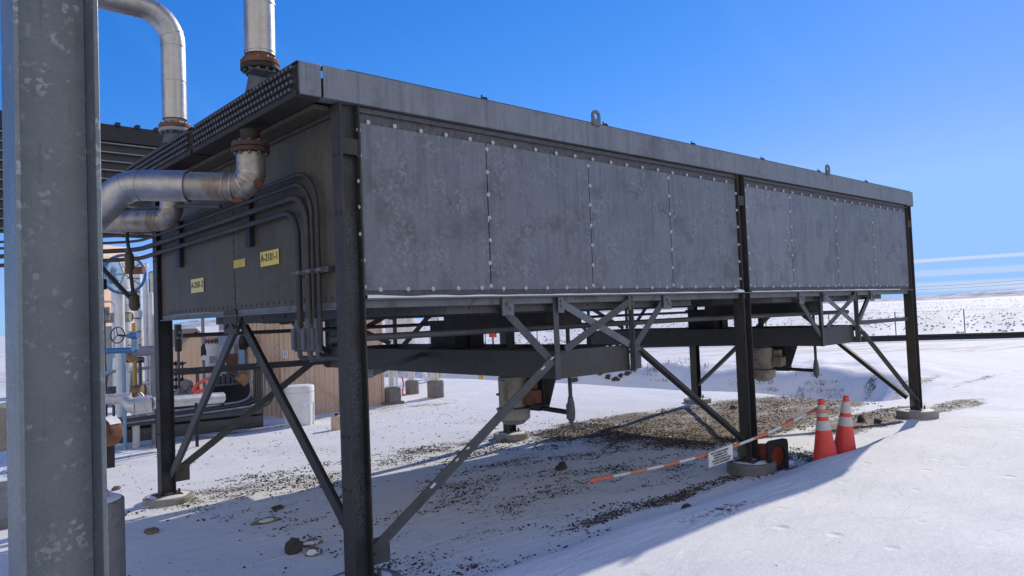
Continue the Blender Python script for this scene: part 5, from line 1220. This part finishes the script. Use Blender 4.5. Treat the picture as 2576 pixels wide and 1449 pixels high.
# orange-red hoses
for k, (pp, lb) in enumerate(((((485, 985), (495, 968), (512, 958), (528, 952), (531, 962), (524, 985)), 'upper bright orange-red hose looped over the skid'), (((487, 1004), (488, 995), (497, 986), (512, 982), (520, 980)), 'lower short orange-red hose drooping on the skid'))):
    pts = catmull([P(u, v, 12.6) for u, v in pp], 8); tag(MB().tube(pts, .030 if k == 0 else .034, 10).build('orange_hose', 'hose', origin=pts[0], smooth=60), lb, 'hose')
for k, (pp, r, mm, nm, lb) in enumerate((
    (((240, 760), (285, 758), (290, 780), (286, 900)), .018, 'cable', 'instrument_tubing', 'thin pale instrument tubing looping past the handwheel valve'),
    (((330, 1000), (333, 930), (372, 925), (400, 925)), .03, 'grey', 'small_bore_pipe', 'small grey pipe bending right below the grey header'),
    (((355, 965), (395, 962)), .035, 'white', 'small_bore_pipe', 'short white pipe crossing to the rear left column'),
    (((240, 672), (300, 668), (372, 668)), .05, 'white', 'overhead_white_pipe', 'white pipe crossing high behind the conduit loop'),
    (((262, 1010), (268, 940), (300, 930)), .03, 'motor', 'small_bore_pipe', 'beige pipe rising from the silver run near the post'),
    (((395, 1020), (360, 975), (372, 955)), .022, 'clad', 'small_bore_pipe', 'thin bright pipe slanting down to the silver run'),
    (((265, 800), (330, 797)), .10, 'motor', 'cross_pipe', 'stout beige pipe crossing between the white tank and post'))):
    pts = arc([P(u, v, 13.2+.25*k) for u, v in pp], .12, 6); o = MB().tube(pts, r, 12).build(nm, mm, origin=pts[0], smooth=50); tag(o, lb, 'pipe')
for k, (u, v, w_, h_, mm, nm, lb) in enumerate(((262, 790, .16, .24, 'grey', 'junction_box', 'grey junction box with dark gauges right of the galvanised post'), (352, 905, .12, .10, 'black', 'valve_actuator', 'black valve actuator under the grey header'), (285, 985, .22, .18, 'greyd', 'junction_box', 'dark junction box low beside the ribbed white tank'), (448, 850, .10, .5, 'black', 'small_valve_stack', 'dark slim valve stack against the far snow hill'))):
    e = P(u, v, 12.6+.3*k); t = thing(nm, (e.x, e.y, gz(e.x, e.y)), lb, 'plant fitting')
    MB().box((e.x-w_/2, e.y-.06, e.z-h_/2), (e.x+w_/2, e.y+.06, e.z+h_/2)).build('housing', mm, t, bevel=.015)
    m = MB(); 
    for q_ in range(3): m.lathe((e.x-w_*.3+q_*w_*.3, e.y-.06, e.z+h_*.2*(q_ % 2)), [(.02, 0), (.024, .01), (.02, .02)], 12, (0,-1,0))
    m.build('fittings', 'brace_pale', t, smooth=40); MB().cyl((e.x, e.y, -.2), (e.x, e.y, e.z-h_/2), .025, 10).build('stand', 'greyd', t)
# gable hut
t, q = gthing('gable_hut', 492, 935, 20, 'small tan gabled hut with snow on its roof behind the valves', 'hut')
a, b = P(459, 935, 20), P(522, 935, 20); ye = a.y; zt_e = P(459, 867, 20).z; za = P(488, 832, 20).z
hx0, hx1 = a.x, a.x+.70; hw = .35; xm = (hx0+hx1)/2
wl = MB().add([(hx0, ye, -.5), (hx1, ye, -.5), (hx1, ye, zt_e), (xm, ye, za-.06), (hx0, ye, zt_e), (hx0, ye+1.8, -.5), (hx1, ye+1.8, -.5), (hx1, ye+1.8, zt_e), (xm, ye+1.8, za-.06), (hx0, ye+1.8, zt_e)], [(0,1,2,3,4), (9,8,7,6,5), (0,5,6,1), (1,6,7,2), (4,9,5,0)])
for k in range(4): wl.box((hx0+.06+k*.17, ye-.02, -.5), (hx0+.09+k*.17, ye, zt_e-.03))
wl.build('wall', 'tan', t)
rm, rs = MB(), MB()
for s in (-1, 1):
    e0 = V((xm+s*(hw+.08), ye-.12, zt_e-.05)); e1 = V((xm, ye-.12, za)); dn = V((0, 1.95, 0)); th = V((0,0,.06))
    rm.add([e0, e1, e1+dn, e0+dn, e0+th, e1+th, e1+dn+th, e0+dn+th], [(0,3,2,1) if s < 0 else (0,1,2,3), (4,5,6,7), (0,1,5,4), (1,2,6,5), (2,3,7,6), (3,0,4,7)])
    if s > 0:
        e0 = e0+th*1.05+V((0,.1,0)); e1 = e1+th*1.05+V((0,.1,0)); dn = V((0,1.7,0)); rs.add([e0, e1, e1+dn, e0+dn, e0+th*.8, e1+th*.8, e1+dn+th*.8, e0+dn+th*.8], [(0,1,2,3), (4,5,6,7), (0,1,5,4), (1,2,6,5), (2,3,7,6), (3,0,4,7)])
r_ = rm.build('roof', 'tand', t); rs.build('snow_cap', 'snow', r_)
# roof of a second tan building with snow, between hut and shed
t, q = gthing('snowy_roof_shed', 600, 900, 24, 'low shed with snow-covered roof between hut and tan shed', 'shed')
a, b = P(525, 868, 24), P(690, 868, 24); z1 = P(600, 822, 24).z; z0 = P(600, 842, 24).z
MB().box((a.x, a.y, -.6), (b.x, a.y+2, z0-.03)).build('wall', 'tand', t); MB().add([(a.x-.1, a.y-.1, z0-.03), (b.x+.1, a.y-.1, z0-.03), (b.x+.1, a.y+2, z1), (a.x-.1, a.y+2, z1), (a.x-.1, a.y-.1, z0+.03), (b.x+.1, a.y-.1, z0+.03), (b.x+.1, a.y+2, z1+.06), (a.x-.1, a.y+2, z1+.06)], [(0,3,2,1),(4,5,6,7),(0,1,5,4),(1,2,6,5),(2,3,7,6),(3,0,4,7)]).build('roof', 'snow', t)

# ------------------------------------------------------------------ light, sky, camera
SUND = V((1.8, .40, 1)).normalized()
sun = bpy.data.lights.new('sun', 'SUN'); sun.energy = 3.05; sun.angle = radians(.5); sun.color = (1, .905, .76)
so = bpy.data.objects.new('sun', sun); COL.objects.link(so); so.rotation_euler = (-SUND).to_track_quat('-Z', 'Y').to_euler(); so.location = (30, 25, 50)
w = bpy.data.worlds.new('World'); sc.world = w; w.use_nodes = True; nt = w.node_tree; bg = nt.nodes['Background']
sk = nt.nodes.new('ShaderNodeTexSky'); sk.sky_type = 'NISHITA'; sk.sun_disc = False
sk.sun_elevation = math.asin(SUND.z); sk.sun_rotation = atan2(SUND.x, SUND.y); sk.altitude = 2000; sk.air_density = 1.0; sk.dust_density = .25; sk.ozone_density = 1.6
# thin cloud bands low at the right, wisps higher up
tc = nt.nodes.new('ShaderNodeTexCoord'); sp = nt.nodes.new('ShaderNodeSeparateXYZ'); ln(nt, tc.outputs['Generated'], sp.inputs[0])
az = math_(nt, 'ARCTAN2', sp.outputs[0], sp.outputs[1]); el = sp.outputs[2]
cv = nt.nodes.new('ShaderNodeCombineXYZ'); ln(nt, az, cv.inputs[0]); ln(nt, math_(nt, 'MULTIPLY', math_(nt, 'ADD', el, math_(nt, 'MULTIPLY', az, -.012)), 30), cv.inputs[1])
bn = nt.nodes.new('ShaderNodeTexNoise'); bn.inputs['Scale'].default_value = 2.1; bn.inputs['Detail'].default_value = 5; bn.inputs['Roughness'].default_value = .5; ln(nt, cv.outputs[0], bn.inputs['Vector'])
def band(c, wd):
    wob = math_(nt, 'MULTIPLY', math_(nt, 'SUBTRACT', bn.outputs['Fac'], .5), .008)
    d = math_(nt, 'ABSOLUTE', math_(nt, 'SUBTRACT', math_(nt, 'ADD', el, wob), c)); return ramp(nt, math_(nt, 'DIVIDE', d, wd), [(.45, 1.), (1., 0.)])
cl = math_(nt, 'ADD', math_(nt, 'MULTIPLY', band(.0445, .0030), .85), math_(nt, 'ADD', math_(nt, 'MULTIPLY', band(.030, .0050), .38), math_(nt, 'MULTIPLY', band(.014, .0065), .55)))
cl = math_(nt, 'MINIMUM', cl, 1.); 
gate = math_(nt, 'MULTIPLY', ramp(nt, az, [(.0, 0.), (1., 0.)]), 1.)
azg = nt.nodes.new('ShaderNodeMapRange'); azg.inputs[1].default_value = 1.05; azg.inputs[2].default_value = 1.25; ln(nt, az, azg.inputs[0])
cl = math_(nt, 'MULTIPLY', math_(nt, 'MULTIPLY', cl, azg.outputs[0]), ramp(nt, bn.outputs['Fac'], [(.34, .45), (.60, 1.)]))
# clear cold high-altitude air: deep blue that holds almost to the horizon (soft shoulder on each channel)
sr = nt.nodes.new('ShaderNodeSeparateColor'); ln(nt, sk.outputs['Color'], sr.inputs[0])
cb = nt.nodes.new('ShaderNodeCombineColor'); chs = []
for ch, (gain, gam) in enumerate(((.094, 1.92), (.55, .86), (1.74, .57))): chs.append(math_(nt, 'MULTIPLY', math_(nt, 'POWER', sr.outputs[ch], gam), gain))
chs[1] = math_(nt, 'MINIMUM', chs[1], 3.0); chs[0] = math_(nt, 'MINIMUM', chs[0], math_(nt, 'MULTIPLY', chs[1], .56)); chs[2] = math_(nt, 'MINIMUM', chs[2], 5.3)
for ch in range(3): ln(nt, chs[ch], cb.inputs[ch])
# unseen bright cloud added behind the camera as neutral fill light
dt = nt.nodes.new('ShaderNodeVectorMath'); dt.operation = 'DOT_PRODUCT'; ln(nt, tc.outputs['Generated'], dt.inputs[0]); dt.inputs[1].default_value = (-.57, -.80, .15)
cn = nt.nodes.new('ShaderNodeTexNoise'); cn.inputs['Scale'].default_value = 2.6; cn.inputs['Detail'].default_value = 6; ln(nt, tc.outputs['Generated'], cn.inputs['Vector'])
fill_cloud = math_(nt, 'MULTIPLY', ramp(nt, el, [(.30, 1.), (.75, .15)]), math_(nt, 'MULTIPLY', ramp(nt, dt.outputs['Value'], [(.05, 0.), (.40, 1.)]), ramp(nt, cn.outputs['Fac'], [(.36, .25), (.56, 1.)])))
wv = nt.nodes.new('ShaderNodeCombineXYZ'); ln(nt, math_(nt, 'MULTIPLY', math_(nt, 'ADD', az, math_(nt, 'MULTIPLY', el, .9)), 9), wv.inputs[0]); ln(nt, math_(nt, 'MULTIPLY', el, 2.2), wv.inputs[1])
wn = nt.nodes.new('ShaderNodeTexNoise'); wn.inputs['Scale'].default_value = 1.0; wn.inputs['Detail'].default_value = 5; ln(nt, wv.outputs[0], wn.inputs['Vector'])
wisp = mix(nt, math_(nt, 'MULTIPLY', ramp(nt, wn.outputs['Fac'], [(.58, 0.), (.75, 1.)]), .03), cb.outputs[0], (4.2, 4.4, 5.0))
skb = mix(nt, fill_cloud, wisp, (6.7, 6.2, 5.2))
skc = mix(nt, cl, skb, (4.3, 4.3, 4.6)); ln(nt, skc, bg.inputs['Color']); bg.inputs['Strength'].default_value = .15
cam = bpy.data.cameras.new('camera'); co = bpy.data.objects.new('camera', cam); COL.objects.link(co); sc.camera = co
cam.sensor_width = 36; cam.lens = 36*F/2576; cam.clip_start = .05; cam.clip_end = 6000
co.matrix_world = Matrix((( CR.x, CU.x, -CF.x, CAM.x), (CR.y, CU.y, -CF.y, CAM.y), (CR.z, CU.z, -CF.z, CAM.z), (0, 0, 0, 1)))
sc.view_settings.view_transform = 'Standard'; sc.view_settings.look = 'None'; sc.view_settings.gamma = 1; sc.view_settings.use_curve_mapping = False
sc.view_settings.exposure = 0.35
